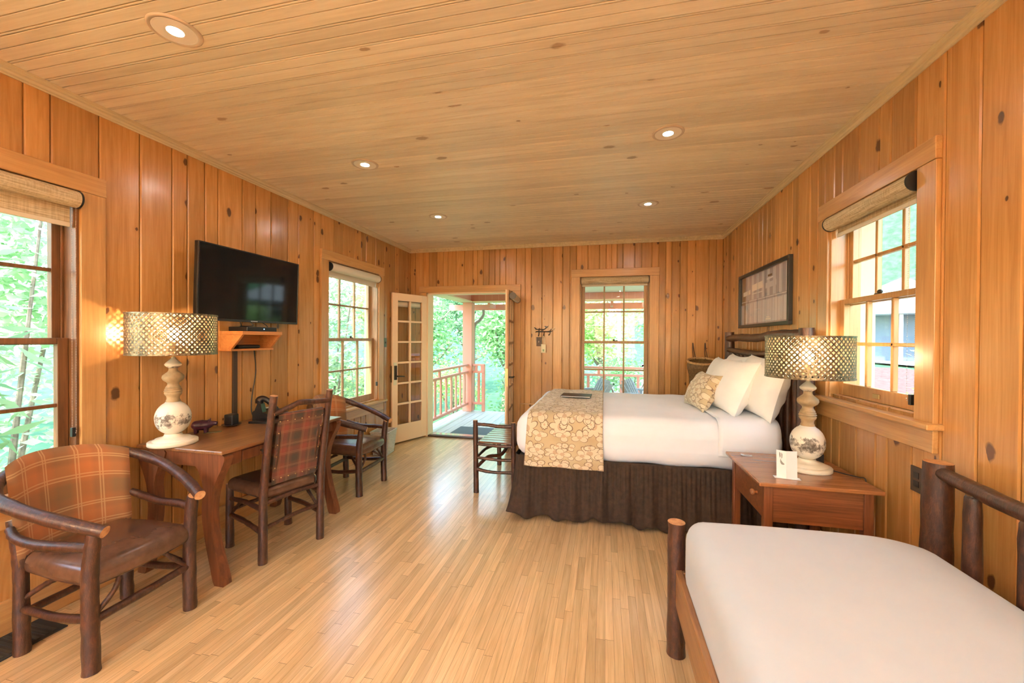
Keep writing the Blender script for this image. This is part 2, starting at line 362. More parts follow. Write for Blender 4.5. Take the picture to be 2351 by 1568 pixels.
# ------------------------------------------------------------------ room
XL, XR, YB, H, YF = -2.79, 1.417, 5.437, 2.72, -2.4   # left, right, back wall, ceiling, wall behind the viewer
TW = .15
# wall maps: (along, out, up) -> world
TL = lambda u, w, z: (XL - w, u, z)
TR = lambda u, w, z: (XR + w, u, z)
TB = lambda u, w, z: (u, YB + w, z)
TF = lambda u, w, z: (u, YF - w, z)
OPEN = {'left': [(.70, 1.61, .66, 2.215), (3.625, 4.575, .66, 2.225)], 'right': [(2.235, 3.0, 1.09, 2.225)],
        'back': [(-2.52, -1.245, 0, 2.085), (-.326, .556, .60, 2.25)], 'front': [(-2.3, -.9, .75, 2.25), (-.4, 1.0, .75, 2.25)]}
def make_wall(side, T, a0, a1, widths):
    m = MB(); op = OPEN[side]; e = a0; edges = [a0]
    while e < a1 - .05:
        e = min(a1, e + rnd.choice(widths)); edges.append(e)
    edges[-1] = a1
    for b0, b1 in zip(edges[:-1], edges[1:]):
        col = rnd.random(); cuts = sorted({b0, b1} | {q for o in op for q in o[:2] if b0 < q < b1})
        for s0, s1 in zip(cuts[:-1], cuts[1:]):
            mid = (s0 + s1) / 2; zr = [(0, H)]
            for o in op:
                if o[0] < mid < o[1]:
                    zr = [p for p in [(0, o[2]), (o[3], H)] if p[1] - p[0] > 1e-4]
            for z0, z1 in zr:
                ch = .006; g = .005; sl = .0022; dp = .0118
                l = [(s0, dp), (s0 + sl, dp), (s0 + sl, g), (s0 + sl + ch, 0)] if s0 == b0 else [(s0, 0)]
                r = [(s1 - ch - sl, 0), (s1 - sl, g), (s1 - sl, dp), (s1, dp)] if s1 == b1 else [(s1, 0)]
                prof = l + r; vs = []
                for u, w_ in prof: vs += [T(u, w_, z0), T(u, w_, z1)]
                m.add(vs, [(2 * i, 2 * i + 1, 2 * i + 3, 2 * i + 2) for i in range(len(prof) - 1)], 0, col)
                q0, q1 = s0, s1
                m.box(q0, q1, .012, TW, z0, z1, 1, .5, xf=T)
    return m.build('wall_' + side, ['wall_pine', 'peach_wall'], kind='structure')
make_wall('left', TL, YF, YB + TW, [.10, .125, .155, .19, .205]); make_wall('right', TR, YF, YB + TW, [.09, .11, .14, .17])
make_wall('back', TB, XL, XR, [.07, .085, .10, .125, .15]); make_wall('front', TF, XL - TW, XR + TW, [.11, .14, .17])

# floor: 4 cm oak strips over a dark bed
m = MB(); x = XL; m.add([(XL, YF, -.004), (XR, YF, -.004), (XR, YB + .02, -.004), (XL, YB + .02, -.004)], [(0, 1, 2, 3)], 1, .5)
while x < XR - .001:
    x1 = min(x + .0412, XR); y = YF - rnd.random()
    while y < YB + .02:
        y1 = y + rnd.choice([.35, .5, .7, .9, 1.1, 1.4]); a, b = max(y, YF), min(y1, YB + .02)
        if b > a: m.add([(x, a, 0), (x1 - .0008, a, 0), (x1 - .0008, b - .0012, 0), (x, b - .0012, 0)], [(0, 1, 2, 3)], 0)
        y = y1
    x = x1
m.box(XL - TW, XR + TW, YF - TW, YB + TW, -.2, -.006, 1, .5)
m.build('floor', ['floor_oak', 'mat_black'], kind='structure')

# ceiling: beaded boards 13.1 cm wide running across the room
m = MB(); y = 1.459 - .131 * 30
while y < YB + .1:
    if y + .131 > YF:
        col = rnd.random(); g = .005
        P = [(0, .016), (.0024, .016), (.0026, .002), (.0040, 0), (.0088, 0), (.0100, .002), (.0102, .016), (.0142, .016), (.0144, .002), (.0156, 0), (.0636, 0), (.0648, .0015), (.0650, .016), (.0690, .016), (.0692, .0015), (.0704, 0), (.1272, 0), (.1286, .002), (.1288, .016), (.131, .016)]
        vs = []
        for a, d in P: vs += [(XL, y + a, H + d), (XR, y + a, H + d)]
        m.add(vs, [(2 * i, 2 * i + 2, 2 * i + 3, 2 * i + 1) for i in range(len(P) - 1)], 0, col)
    y += .131
m.box(XL - TW, XR + TW, YF - TW, YB + TW, H + .018, H + .12, 0, .5)
m.build('ceiling', ['ceil_pine'], kind='structure')
# crown moulding
CP = [(0, 0), (.036, 0), (.036, .008), (.030, .014), (.028, .022), (.018, .026), (.014, .036), (.006, .040), (.006, .048), (0, .048)]
m = MB(); m.prism(CP, lambda a, b, d: (XL + a, d, H - b), YF, YB, 0, False); m.build('trim_1', 'crown_pine', kind='structure')
m = MB(); m.prism(CP, lambda a, b, d: (XR - a, d, H - b), YF, YB, 0, False); m.build('trim_2', 'crown_pine', kind='structure')
m = MB(); m.prism(CP, lambda a, b, d: (d, YB - a, H - b), XL, XR, 0, False); m.build('trim_3', 'crown_pine', kind='structure')
# baseboards
m = MB(); m.box(XL, XL + .018, YF, YB, 0, .165); m.build('baseboard_left', 'trim_pine_y', bevel=.004, kind='structure')
m = MB(); m.box(XR - .018, XR, YF, YB, 0, .165); m.build('baseboard_right', 'trim_pine_y', bevel=.004, kind='structure')
m = MB(); m.box(-1.12, XR - .018, YB - .018, YB, 0, .165); m.box(XL + .018, -2.64, YB - .018, YB, 0, .165); m.build('baseboard_back', 'trim_pine_x', bevel=.004, kind='structure')

# ------------------------------------------------------------------ windows
def window(idx, T, u0, u1, z0, z1, sash, cw=.112, ht=.10, ax='y', ext='peach_paint'):
    r = struct('window_%d' % idx, None); wv = 'trim_pine'; wh = 'trim_pine_' + ax
    m = MB(); m.box(u0 - cw, u0, -.022, 0, z0 - .02, z1, xf=T); m.build('side_casing', wv, r, bevel=.003); m = MB(); m.box(u1, u1 + cw, -.022, 0, z0 - .02, z1, xf=T); m.build('side_casing', wv, r, bevel=.003)
    m = MB(); m.box(u0 - cw - .002, u1 + cw + .002, -.026, 0, z1, z1 + ht, xf=T); m.build('head_casing', wh, r, bevel=.003)
    m = MB(); m.box(u0 - cw - .03, u1 + cw + .03, -.065, .05, z0 - .045, z0 - .018, xf=T); m.build('sill', wh, r, bevel=.006)
    m = MB(); m.box(u0 - cw, u1 + cw, -.022, 0, z0 - .15, z0 - .045, xf=T); m.build('apron', wh, r, bevel=.003)
    m = MB(); m.box(u0 - .001, u0 + .014, -.005, TW + .01, z0 - .02, z1, xf=T); m.box(u1 - .014, u1 + .001, -.005, TW + .01, z0 - .02, z1, xf=T)
    m.box(u0, u1, 0, TW + .01, z1 - .014, z1, xf=T); m.box(u0, u1, .04, TW + .03, z0 - .03, z0, xf=T)
    m.box(u0 + .014, u0 + .026, .082, .09, z0, z1 - .014, xf=T); m.box(u1 - .026, u1 - .014, .082, .09, z0, z1 - .014, xf=T); m.build('jamb', sash, r, bevel=.002)
    m = MB()
    for a, b in ((u0 - .11, u0), (u1, u1 + .11)): m.box(a, b, TW, TW + .035, z0 - .06, z1 + .1, xf=T)
    m.box(u0, u1, TW, TW + .035, z1, z1 + .1, xf=T); m.box(u0 - .13, u1 + .13, TW, TW + .06, z0 - .09, z0 - .03, xf=T); m.build('outer_casing', ext, r)
    zm = (z0 + z1 - .09) / 2 + .01
    if idx == 4: zm = 1.672
    def sash_(nm, w0, a, b, top, bot):
        m = MB(); st = .045; x0, x1 = u0 + .016, u1 - .016; w1 = w0 + .034
        m.box(x0, x0 + st, w0, w1, a, b, xf=T); m.box(x1 - st, x1, w0, w1, a, b, xf=T)
        m.box(x0 + st, x1 - st, w0, w1, a, a + bot, xf=T); m.box(x0 + st, x1 - st, w0, w1, b - top, b, xf=T)
        s = m.build(nm, sash, r, bevel=.003)
        gx0, gx1, ga, gb = x0 + st, x1 - st, a + bot, b - top
        m = MB(); mw = .010
        for k in (1, 2): q = gx0 + (gx1 - gx0) * k / 3; m.box(q - mw, q + mw, w0 + .004, w1 - .004, ga, gb, xf=T)
        q = (ga + gb) / 2; m.box(gx0, gx1, w0 + .004, w1 - .004, q - mw, q + mw, xf=T)
        m.build('muntins', sash, s, bevel=.004)
        m = MB(); m.add([T(*q) for q in ((gx0, w0 + .017, ga), (gx1, w0 + .017, ga), (gx1, w0 + .017, gb), (gx0, w0 + .017, gb))], [(0, 1, 2, 3)]); m.build('glass', 'window_glass', s)
        return s
    sash_('upper_sash', .09, zm - .018, z1 - .014, .05, .032)
    s = sash_('lower_sash', .046, z0, zm + .018, .032, .075)
    m = MB(); um = (u0 + u1) / 2; m.box(um - .028, um + .028, .040, .046, z0 + .022, z0 + .048, xf=T); m.build('sash_lift', 'brass', s, bevel=.002)
    m = MB(); c_ = T(um, .055, zm + .03); m.sphere(c_, .013, 12); m.tube([T(um, .055, zm + .02), T(um + .05, .06, zm + .022)], .005, 8); m.build('sash_lock', 'bronze', s)
    return r
window(1, TL, .70, 1.61, .66, 2.215, 'dark_sash'); window(2, TL, 3.625, 4.575, .66, 2.225, 'mid_sash')
window(3, TB, -.326, .556, .60, 2.25, 'mid_sash', ax='x'); window(4, TR, 2.235, 3.0, 1.09, 2.225, 'trim_pine')

window(5, TF, -2.3, -.9, .75, 2.25, 'mid_sash', ax='x'); window(6, TF, -.4, 1.0, .75, 2.25, 'mid_sash', ax='x')  # unseen windows added behind the viewpoint to let in more daylight

# roller blinds
def blind(T, u0, u1, zc, drop, label, cap0=True, rr=.044, w0=-.012, chain=None, fab='blind_fabric', grp='roller blinds on the windows', side=1):
    loc = T((u0 + u1) / 2, w0, zc); r = thing('roller_blind', label, 'blind', loc, 0, grp)
    L = lambda u, w, z: tuple(a - b for a, b in zip(T(u, w, z), loc))
    m = MB(); m.tube([L(u0 + .004, w0, zc), L(u1 - .004, w0, zc)], rr, 28, 0); m.build('roll', fab, r)
    m = MB(); m.box(u0 + .012, u1 - .012, w0 + rr - .008, w0 + rr - .006, zc - drop, zc, xf=L); m.build('fabric_drop', fab, r)
    m = MB(); m.box(u0 + .012, u1 - .012, w0 + rr - .013, w0 + rr - .001, zc - drop - .012, zc - drop + .012, xf=L); m.build('hem_bar', 'blind_plain', r, bevel=.003)
    for a, b in ((u0 - .004, u0 + .004), (u1 - .004, u1 + .004)): m = MB(); m.tube([L(a, w0, zc), L(b, w0, zc)], rr + .003, 24, 0); m.build('end_cap', 'black', r)
    if chain:
        uc, zb = chain; m = MB(); k = 0
        z = zc
        while z > zb:
            for ww in (w0 - .014, w0 + .016): m.sphere(L(uc, ww, z), .0021, 4)
            z -= .0085
        for a in range(6): t = math.pi * a / 5; m.sphere(L(uc, w0 + .001 - .015 * math.cos(t), zb - .015 * math.sin(t)), .0024, 6)
        m.build('bead_chain', 'label_grey', r, kind='stuff')
        m = MB(); m.box(uc - .012, uc + .004, w0 - .006, w0 + .012, zb - .03, zb + .02, xf=L); m.build('chain_holder', 'black', r, bevel=.002)
    return r
blind(TL, .712, 1.60, 2.165, .135, 'woven beige roller blind on the large left window beside the plaid armchair', chain=(1.585, .92))
blind(TL, 3.64, 4.56, 2.165, .09, 'cream roller blind with black end cap on the far left wall window', chain=(4.545, .86), fab='blind_plain')
blind(TB, -.312, .542, 2.20, .062, 'beige roller blind rolled up over the back wall window behind the bed')
blind(TR, 2.25, 2.985, 2.175, .075, 'beige roller blind above the right wall window behind the bedside lamp', chain=(2.275, 1.16))

# ------------------------------------------------------------------ doorway and french doors
r = struct('door_1')
m = MB(); m.box(-2.63, -2.52, -.022, 0, 0, 2.085, xf=TB); m.build('side_casing', 'trim_pine', r, bevel=.003)
m = MB(); m.box(-1.245, -1.13, -.022, 0, 0, 2.085, xf=TB); m.build('side_casing', 'trim_pine', r, bevel=.003)
m = MB(); m.box(-2.632, -1.128, -.026, 0, 2.085, 2.175, xf=TB); m.build('head_casing', 'trim_pine_x', r, bevel=.003)
m = MB(); m.box(-2.521, -2.50, -.004, TW + .03, 0, 2.085, xf=TB); m.box(-1.265, -1.244, -.004, TW + .03, 0, 2.085, xf=TB); m.box(-2.52, -1.245, -.004, TW + .03, 2.065, 2.085, xf=TB); m.build('jamb', 'peach_paint', r)
m = MB(); m.box(-2.52, -1.245, .0, TW + .04, -.03, .022, xf=TB); m.build('threshold', 'plate_brown', r, bevel=.004)
m = MB(); m.box(-2.5, -1.265, .05, TW + .02, .022, .026, xf=TB); m.build('sill_plate', 'chrome', r)

def leaf(idx, hinge, ang, flip, W=.612):
    # local x from hinge to free edge, local y thickness (0 = exterior face side), z up
    r = struct('door_%d' % idx, loc=(hinge[0], hinge[1], 0)); r.rotation_euler = (0, 0, ang)
    Z0, Z1, t = .02, 2.035, .042; st = .092; mw = .013
    f = -1 if flip else 1
    def half(nm, y0, y1, mat):
        m = MB(); y0, y1 = sorted((f * y0, f * y1))
        m.box(0, st, y0, y1, Z0, Z1); m.box(W - st, W, y0, y1, Z0, Z1); m.box(st, W - st, y0, y1, Z0, Z0 + .235); m.box(st, W - st, y0, y1, Z1 - .10, Z1)
        ga, gb = Z0 + .235, Z1 - .10; q = W / 2; m.box(q - mw, q + mw, y0, y1, ga, gb)
        for k in range(1, 6): z = ga + (gb - ga) * k / 6; m.box(st, W - st, y0, y1, z - mw, z + mw)
        return m.build(nm, mat, r, bevel=.003)
    half('outer_face', 0, t / 2, 'peach_paint'); half('inner_face', t / 2, t, 'mid_sash')
    m = MB(); y_ = f * t / 2; m.add([(st, y_, Z0 + .235), (W - st, y_, Z0 + .235), (W - st, y_, Z1 - .10), (st, y_, Z1 - .10)], [(0, 1, 2, 3)]); m.build('glass', 'window_glass', r)
    for z in (.25, 1.0, 1.8): m = MB(); m.tube([(-.004, f * t * .5, z - .05), (-.004, f * t * .5, z + .05)], .007, 10); m.build('hinge', 'brass', r)
    return r, t, f, W
# left leaf swung in against the left wall, its outer side towards the room
ang = math.atan2(4.93 - 5.425, -2.715 + 2.515)
L1, t, f, W = leaf(2, (-2.515, 5.425), ang, True)
m = MB(); m.box(W - .07, W - .018, .0, .004, .80, 1.10); m.build('lock_plate', 'card_cream', L1, bevel=.001, label='pale backing plate')
m = MB(); m.box(W - .066, W - .026, .003, .020, .87, 1.06); m.box(W - .060, W - .034, .018, .026, .98, 1.04); m.build('keypad_lock', 'bronze', L1, bevel=.004)
m = MB(); m.tube([(W - .046, .02, .92), (W - .046, .06, .92), (W - .09, .066, .918), (W - .15, .062, .912)], [.011, .010, .009, .007], 10); m.build('lever_handle', 'bronze', L1)
m = MB(); m.box(W, W + .003, -.038, -.004, .84, 1.06); m.build('latch_plate', 'chrome', L1)
m = MB(); m.tube([(W - .03, -.04, .95), (W - .03, -.075, .95)], .02, 12); m.tube([(W - .03, -.07, .95), (W + .01, -.085, .95)], .01, 10); m.build('inner_knob', 'bronze', L1)
# right leaf swung in, seen on its edge
ang2 = math.atan2(4.82 - 5.425, -1.195 + 1.262)
L2, t, f, W = leaf(3, (-1.262, 5.425), ang2, False)
m = MB(); m.box(W, W + .003, .006, .036, .84, 1.06); m.box(W, W + .006, .012, .03, .93, .97); m.build('latch_plate', 'brass', L2)
m = MB(); m.tube([(W - .05, .042, .95), (W - .05, .085, .95), (W - .08, .10, .955), (W - .14, .098, .95)], [.012, .011, .010, .008], 10); m.build('lever_handle', 'bronze', L2)
def door_blind(label, leafo, ang, sgn, loc):
    r = thing('door_blind', label, 'blind', loc, ang, 'rolled blinds on the french doors')
    m = MB(); m.tube([(.03, 0, 0), (.58, 0, 0)], .040, 24); m.build('roll', 'blind_plain', r)
    m = MB(); m.tube([(.022, 0, 0), (.03, 0, 0)], .043, 24); m.build('end_cap', 'black', r); m = MB(); m.tube([(.58, 0, 0), (.588, 0, 0)], .043, 24); m.build('end_cap', 'black', r)
    for a in (.05, .53): m = MB(); m.box(a, a + .03, min(0, -sgn * .045), max(0, -sgn * .045), -.012, .012); m.build('bracket', 'black', r)
def offs(h, a, y, z): return (h[0] - math.sin(a) * y, h[1] + math.cos(a) * y, z)
door_blind('rolled cream blind on the room side of the right french door', L2, ang2, 1, offs((-1.262, 5.425), ang2, .042 + .046, 1.96))
door_blind('rolled blind behind the peach french door against the left wall', L1, ang, -1, offs((-2.515, 5.425), ang, -.042 - .046, 1.90))

# ------------------------------------------------------------------ recessed lights
def downlight(x, y, label, proto=None):
    if proto is None:
        r = thing('recessed_light', label, 'ceiling light', (x, y, H), 0, 'recessed lights in the board ceiling')
        m = MB(); m.lathe([(.096, 0), (.095, -.004), (.089, -.007), (.079, -.005), (.076, .0)], 40); m.build('trim_ring', 'ring_paint', r)
        m = MB(); m.lathe([(.079, -.0055), (.075, -.0062), (.068, -.004), (.066, -.002)], 40); m.build('inner_ring', 'ring_white', r)
        m = MB(); m.lathe([(.067, -.0045), (.03, -.0055), (.0005, -.006)], 40); m.build('lens', 'downlight_lens', r)
        return r
    c = copy_tree(proto); c.location = (x, y, H); c['label'] = label; return c
dl = downlight(-1.772, 1.345, 'large nearest recessed ceiling light, upper left above the armchair')
downlight(-1.746, 2.684, 'middle recessed light of the left row, above the desk', dl)
downlight(-1.731, 3.998, 'farthest recessed light of the left row, towards the open doors', dl)
downlight(.375, 2.678, 'nearer recessed light of the right row, above the bedside end of the white bed', dl)
downlight(.389, 4.03, 'farthest recessed light of the right row, above the far side of the patterned bed', dl)
dl_added = [downlight(x, y, 'added recessed ceiling light out of view', dl) for x, y in ((.38, 1.33), (.38, -.1), (.38, -1.5))]  # more recessed lights added out of view to raise the room light
for o in dl_added: o['group'] = 'added recessed lights out of view'

# unseen bowl-shaped uplights added behind the viewpoint to brighten the ceiling
plain('added_uplight_metal', (.5, .4, .28), .4, metal=.6); w = N('added_uplight_lens', col=(1, 1, 1), em=(1.0, 1.0, 1.0), es=UPL)
def sconce(x, label):
    r = thing('wall_sconce', label, 'added fill lamp', (x, YF, 1.95), 0, 'added bowl uplights behind the viewpoint')
    m = MB(); m.lathe([(.02, -.09), (.07, -.07), (.12, -.03), (.14, .02), (.138, .02), (.118, -.02), (.03, -.05)], 32, 0, (0, .15, 0)); m.build('bowl', 'added_uplight_metal', r)
    m = MB(); m.lathe([(.118, -.018), (.06, -.017), (.0005, -.016)], 32, 0, (0, .15, 0)); m.build('lens', 'added_uplight_lens', r)
    m = MB(); m.box(-.04, .04, 0, .015, -.10, .04); m.box(-.012, .012, .015, .09, -.07, -.05); m.build('bracket', 'bronze', r)
sconce(-2.5, 'added bowl fill light on the wall behind the viewpoint, left one'); sconce(1.15, 'added bowl fill light on the wall behind the viewpoint, right one'); sconce(-.65, 'added bowl fill light on the wall behind the viewpoint, between the windows')
# ------------------------------------------------------------------ log-frame armchair (faces +x, origin between its feet)
def armchair(label):
    r = thing('log_armchair', label, 'chair', (0, 0, 0), 0, 'log armchairs with plaid backs')
    B = ['bark', 'cut_end']
    for i, (x, y) in enumerate(((.215, -.21), (.215, .21))):
        MB().tube([(x, y, 0), (x - .006, y, .2), (x - .004, y * 1.01, .42), (x + .012, y, .575), (x + .02, y * .99, .60)], [.031, .0295, .029, .026, .020], 14, 0, 1, .05, i).build('leg', B, r)
    for i, (x, y) in enumerate(((-.215, -.205), (-.215, .205))):
        MB().tube([(x, y, 0), (x - .004, y, .2), (x - .012, y, .42), (x - .05, y * 1.02, .60)], [.029, .028, .026, .022], 14, 0, 1, .05, 4 + i).build('leg', B, r)
    P = [(.285, -.205, .605), (.12, -.262, .655), (-.06, -.30, .705), (-.20, -.298, .745), (-.285, -.235, .79), (-.325, -.12, .82), (-.335, 0, .83)]
    P = P + [(x, -y, z) for x, y, z in reversed(P[:-1])]
    Q = [.025, .0265, .027, .027, .026, .024, .023]; Q = Q + Q[:-1][::-1]
    MB().tube(P, Q, 14, 0, 1, .07, 9, 5).build('arm_hoop', B, r)
    for sy in (-1, 1):
        MB().tube([(.225, sy * .215, .535), (.10, sy * .235, .535), (-.04, sy * .245, .53), (-.16, sy * .25, .545), (-.23, sy * .235, .57)], [.019, .020, .020, .019, .017], 10, 0, 1, .07, 12 + sy).build('side_rail', B, r)
        MB().tube([(.213, sy * .21, .225), (0, sy * .208, .20), (-.213, sy * .205, .205)], [.016, .018, .017], 10, 0, 1, .08, 20 + sy).build('stretcher', B, r)
        MB().tube([(.20, sy * .205, .24), (.12, sy * .16, .30), (.06, sy * .12, .345)], .011, 8, 0, 1, .1, 26 + sy).build('brace', B, r)
        MB().tube([(-.205, sy * .20, .25), (-.12, sy * .17, .31), (-.04, sy * .16, .345)], .012, 8, 0, 1, .1, 30 + sy).build('brace', B, r)
    MB().tube([(.213, -.21, .215), (.218, 0, .222), (.213, .21, .23)], [.017, .019, .016], 10, 0, 1, .08, 40).build('stretcher', B, r)
    MB().tube([(.21, -.195, .235), (.215, -.13, .30), (.20, -.10, .345)], .010, 8, 0, 1, .1, 41).build('brace', B, r)
    MB().tube([(.21, .195, .235), (.215, .13, .30), (.20, .10, .345)], .010, 8, 0, 1, .1, 42).build('brace', B, r)
    MB().tube([(-.215, -.205, .18), (-.215, .205, .19)], [.017, .017], 10, 0, 1, .08, 43).build('stretcher', B, r)
    # seat: wider towards the front, domed
    def sf(x, y, z):
        k = 1 - .10 * max(0, -(x) / .24); d = .020 * max(0, 1 - (x / .27) ** 2) * max(0, 1 - (y / .25) ** 2) if z > .40 else 0
        return (x + (.02 * (1 - (y / .235) ** 2) if x > 0 else 0), y * k, z + d)
    m = MB(); m.rbox(-.245, .225, -.225, .225, .348, .445, (.05, .05, .042), 10, 0, sf); s = m.build('seat', 'leather', r)
    # back: curved upholstered shell
    def bf(u, v, th):
        a = (v - .5) * 2; top = .872 - .045 * abs(a) ** 3 - .02 * a; z = .395 + u * (top - .395)
        y = a * (.222 + .018 * u); x = -.262 + .085 * a * a - .05 * u
        return (x - th, y, z)
    nu, nv = 18, 22
    m = MB(); vs = []; uvs = []
    prof = [(0, 1), (1, 1), (1, 0), (0, 0)]
    def ring(u, v, side):
        # thickness falls to zero around the border
        e = min(u * 6, (1 - u) * 9, v * 9, (1 - v) * 9, 1); e = math.sqrt(max(0, 1 - (1 - e) ** 2)); c = .026
        return bf(u, v, c - side * c * (e * 1.0) )
    for side in (-1, 1):
        o = [ring(i / nu, j / nv, side) for i in range(nu + 1) for j in range(nv + 1)]
        uv_ = [(j / nv, i / nu) for i in range(nu + 1) for j in range(nv + 1)]; w = nv + 1
        fs = [(i * w + j, (i + 1) * w + j, (i + 1) * w + j + 1, i * w + j + 1) for i in range(nu) for j in range(nv)]
        if side < 0: fs = [tuple(reversed(f)) for f in fs]
        m.add(o, fs, 0, None, True, uv_)
    m.build('backrest', 'plaid_orange', r)
    return r
ch = armchair('near log armchair with orange plaid back and brown seat, below the large left window')
ch.location = (-2.335, 1.475, 0)
c3 = copy_tree(ch); c3.location = (-2.365, 3.445, 0); c3['label'] = 'far armchair of bark logs with plaid back, between the desk and the wicker wastebasket'

# ------------------------------------------------------------------ side chair at the desk (faces +x locally)
r = thing('log_desk_chair', 'upright log side chair with dark red plaid back, pushed in at the desk', 'chair', (-2.228, 2.372, 0), R(161.5))
B = ['bark', 'cut_end']
for i, (x, y) in enumerate(((-.205, .195), (-.205, -.195))):
    MB().tube([(x, y, 0), (x - .004, y, .25), (x - .012, y, .48), (x - .06, y * .99, .78), (x - .118, y * .97, 1.07)], [.027, .026, .025, .023, .021], 14, 0, 1, .05, 50 + i).build('leg', B, r)
for i, (x, y) in enumerate(((.205, .20), (.205, -.20))):
    MB().tube([(x, y, 0), (x + .004, y, .22), (x, y, .43)], [.027, .025, .022], 14, 0, 1, .06, 53 + i).build('leg', B, r)
bx = lambda z: -.217 - .118 * max(0, (z - .48)) / .59
MB().tube([(bx(.975) + .005, .185, .955), (bx(.98) + .0, .09, .985), (bx(1.0) - .005, .03, 1.008), (bx(1.0), -.08, 1.0), (bx(.99), -.185, .995)], [.015, .017, .018, .018, .016], 10, 0, 1, .08, 60).build('crest_rail', B, r)
for z, ra, sd in ((.915, .016, 61), (.50, .017, 62)):
    MB().tube([(bx(z) + .02, .19, z - .01), (bx(z) + .022, 0, z), (bx(z) + .02, -.175, z + .01)], [ra, ra, ra], 10, 0, 1, .06, sd).build('back_rail', B, r)
for y, sd in ((.128, 63), (-.135, 64)):
    MB().tube([(bx(.50) + .02, y, .50), (bx(.7) + .014, y, .7), (bx(.915) + .02, y * 1.0, .915)], .012, 8, 0, 1, .1, sd).build('back_stick', B, r)
m = MB()
def pf(off):
    return lambda u, v: (bx(.49 + v * .435) + .02 + off + .006 * math.sin(v * math.pi), .150 - .305 * u, .487 + v * .446)
m.grid(pf(-.018), 8, 12); m.grid(pf(.018), 8, 12)
m.grid(lambda u, v: (bx(.93) + .02 - .018 * math.cos(v * math.pi), .150 - .305 * u, .933 + .018 * math.sin(v * math.pi)), 6, 6)
bp = m.build('back_panel', 'plaid_dark', r)
NH = [(bx(z) - .002, .140 - .285 * k / 6, z) for k in range(7) for z in (.90, .52)] + [(bx(.52 + .38 * k / 5) - .002, y, .52 + .38 * k / 5) for k in range(1, 5) for y in (.140, -.145)]
for q in NH: m = MB(); m.sphere(q, .0045, 6); m.build('nail_head', 'brass', bp)
m = MB(); m.rbox(-.20, .225, -.205, .205, .385, .468, (.045, .045, .035), 8, 0, lambda x, y, z: (x, y * (1 + .08 * x / .2), z + (.012 * (1 - (y / .22) ** 2) if z > .43 else 0))); m.build('seat', 'leather', r)
for p, q, ra, sd in (((-.205, .195, .375), (-.205, -.195, .385), .015, 70), ((-.205, .195, .215), (-.205, -.195, .245), .014, 71), ((-.205, .195, .19), (.205, .20, .22), .016, 72), ((-.205, -.195, .19), (.205, -.20, .20), .016, 73),
                     ((-.205, .195, .34), (.205, .20, .33), .015, 74), ((-.205, -.195, .34), (.205, -.20, .33), .015, 75), ((.205, .2, .25), (.205, -.2, .25), .015, 76)):
    a = Vector(p); b = Vector(q); mid = (a + b) / 2 + Vector((0, 0, .012)); MB().tube([a, mid, b], ra, 10, 0, 1, .09, sd).build('stretcher', B, r)
for p, q, sd in (((-.2, -.19, .22), (-.05, -.19, .33), 77), ((.2, .19, .23), (.08, .19, .33), 78)): MB().tube([p, q], [.011, .011], 8, 0, 1, .1, sd).build('brace', B, r)

# ------------------------------------------------------------------ desk
DX0, DX1, DY0, DY1, DZ = -2.745, -2.108, 1.855, 2.925, .78
r = thing('writing_desk', 'long wooden writing desk with sabre legs standing against the left wall', 'desk', ((DX0 + DX1) / 2, (DY0 + DY1) / 2, 0))
ox, oy = (DX0 + DX1) / 2, (DY0 + DY1) / 2; hx, hy = (DX1 - DX0) / 2, (DY1 - DY0) / 2
m = MB(); m.box(-hx, hx, -hy, hy, DZ - .022, DZ); m.build('desk_top', 'desk_top', r, bevel=.006)
m = MB(); m.box(-hx + .03, hx - .045, -hy + .02, -hy + .045, DZ - .105, DZ - .022); m.box(-hx + .03, hx - .045, hy - .045, hy - .02, DZ - .105, DZ - .022)
m.box(hx - .055, hx - .035, -hy + .02, -hy + .16, DZ - .105, DZ - .022); m.box(hx - .055, hx - .035, hy - .16, hy - .02, DZ - .105, DZ - .022); m.box(hx - .055, hx - .035, -hy + .16, hy - .16, DZ - .036, DZ - .022)
m.box(-hx + .03, -hx + .05, -hy + .02, hy - .02, DZ - .105, DZ - .022); m.build('apron', 'desk_leg', r, bevel=.002)
m = MB(); m.box(hx - .055, hx - .030, -hy + .165, hy - .165, DZ - .100, DZ - .038); d = m.build('drawer', 'desk_leg', r, bevel=.003)
for yy in (-.24, .24):
    m = MB(); m.lathe([(.006, 0), (.005, .012), (.013, .018), (.015, .026), (.009, .032), (.0005, .033)], 16); m.build('knob', 'bronze', d, loc=(hx - .030, yy, DZ - .07), rot=(0, R(90), 0))
LP = [(.0, .758), (.012, .705), (-.04, .60), (-.072, .50), (-.078, .38), (-.055, .24), (-.018, .12), (.012, .0), (-.05, .0), (-.080, .10), (-.114, .24), (-.136, .36), (-.139, .46), (-.132, .56), (-.17, .66), (-.21, .70), (-.21, .758)]
def smooth_poly(P, k=3):
    out = []; n = len(P)
    for i in range(n):
        p0, p1, p2, p3 = P[i - 1], P[i], P[(i + 1) % n], P[(i + 2) % n]
        for j in range(k):
            t = j / k
            out.append(tuple(.5 * (2 * p1[a] + (p2[a] - p0[a]) * t + (2 * p0[a] - 5 * p1[a] + 4 * p2[a] - p3[a]) * t * t + (3 * p1[a] - p0[a] - 3 * p2[a] + p3[a]) * t ** 3) for a in (0, 1)))
    return [(a, max(0, min(b, .758))) for a, b in out]
LS = [(.0, .758)] + smooth_poly(LP)[1:-2] + [(-.21, .758)]
for sx in (1, -1):
    for sy in (-1, 1):
        m = MB(); y0 = sy * (hy - .012); y1 = sy * (hy - .068)
        m.prism([((sx * (hx - .018 + a) if sx > 0 else -(hx - .006 + a * .9)), b) for a, b in LS], lambda a, b, dd: (a, dd, b), y0, y1, 0); m.build('leg', 'desk_leg', r, bevel=.004)

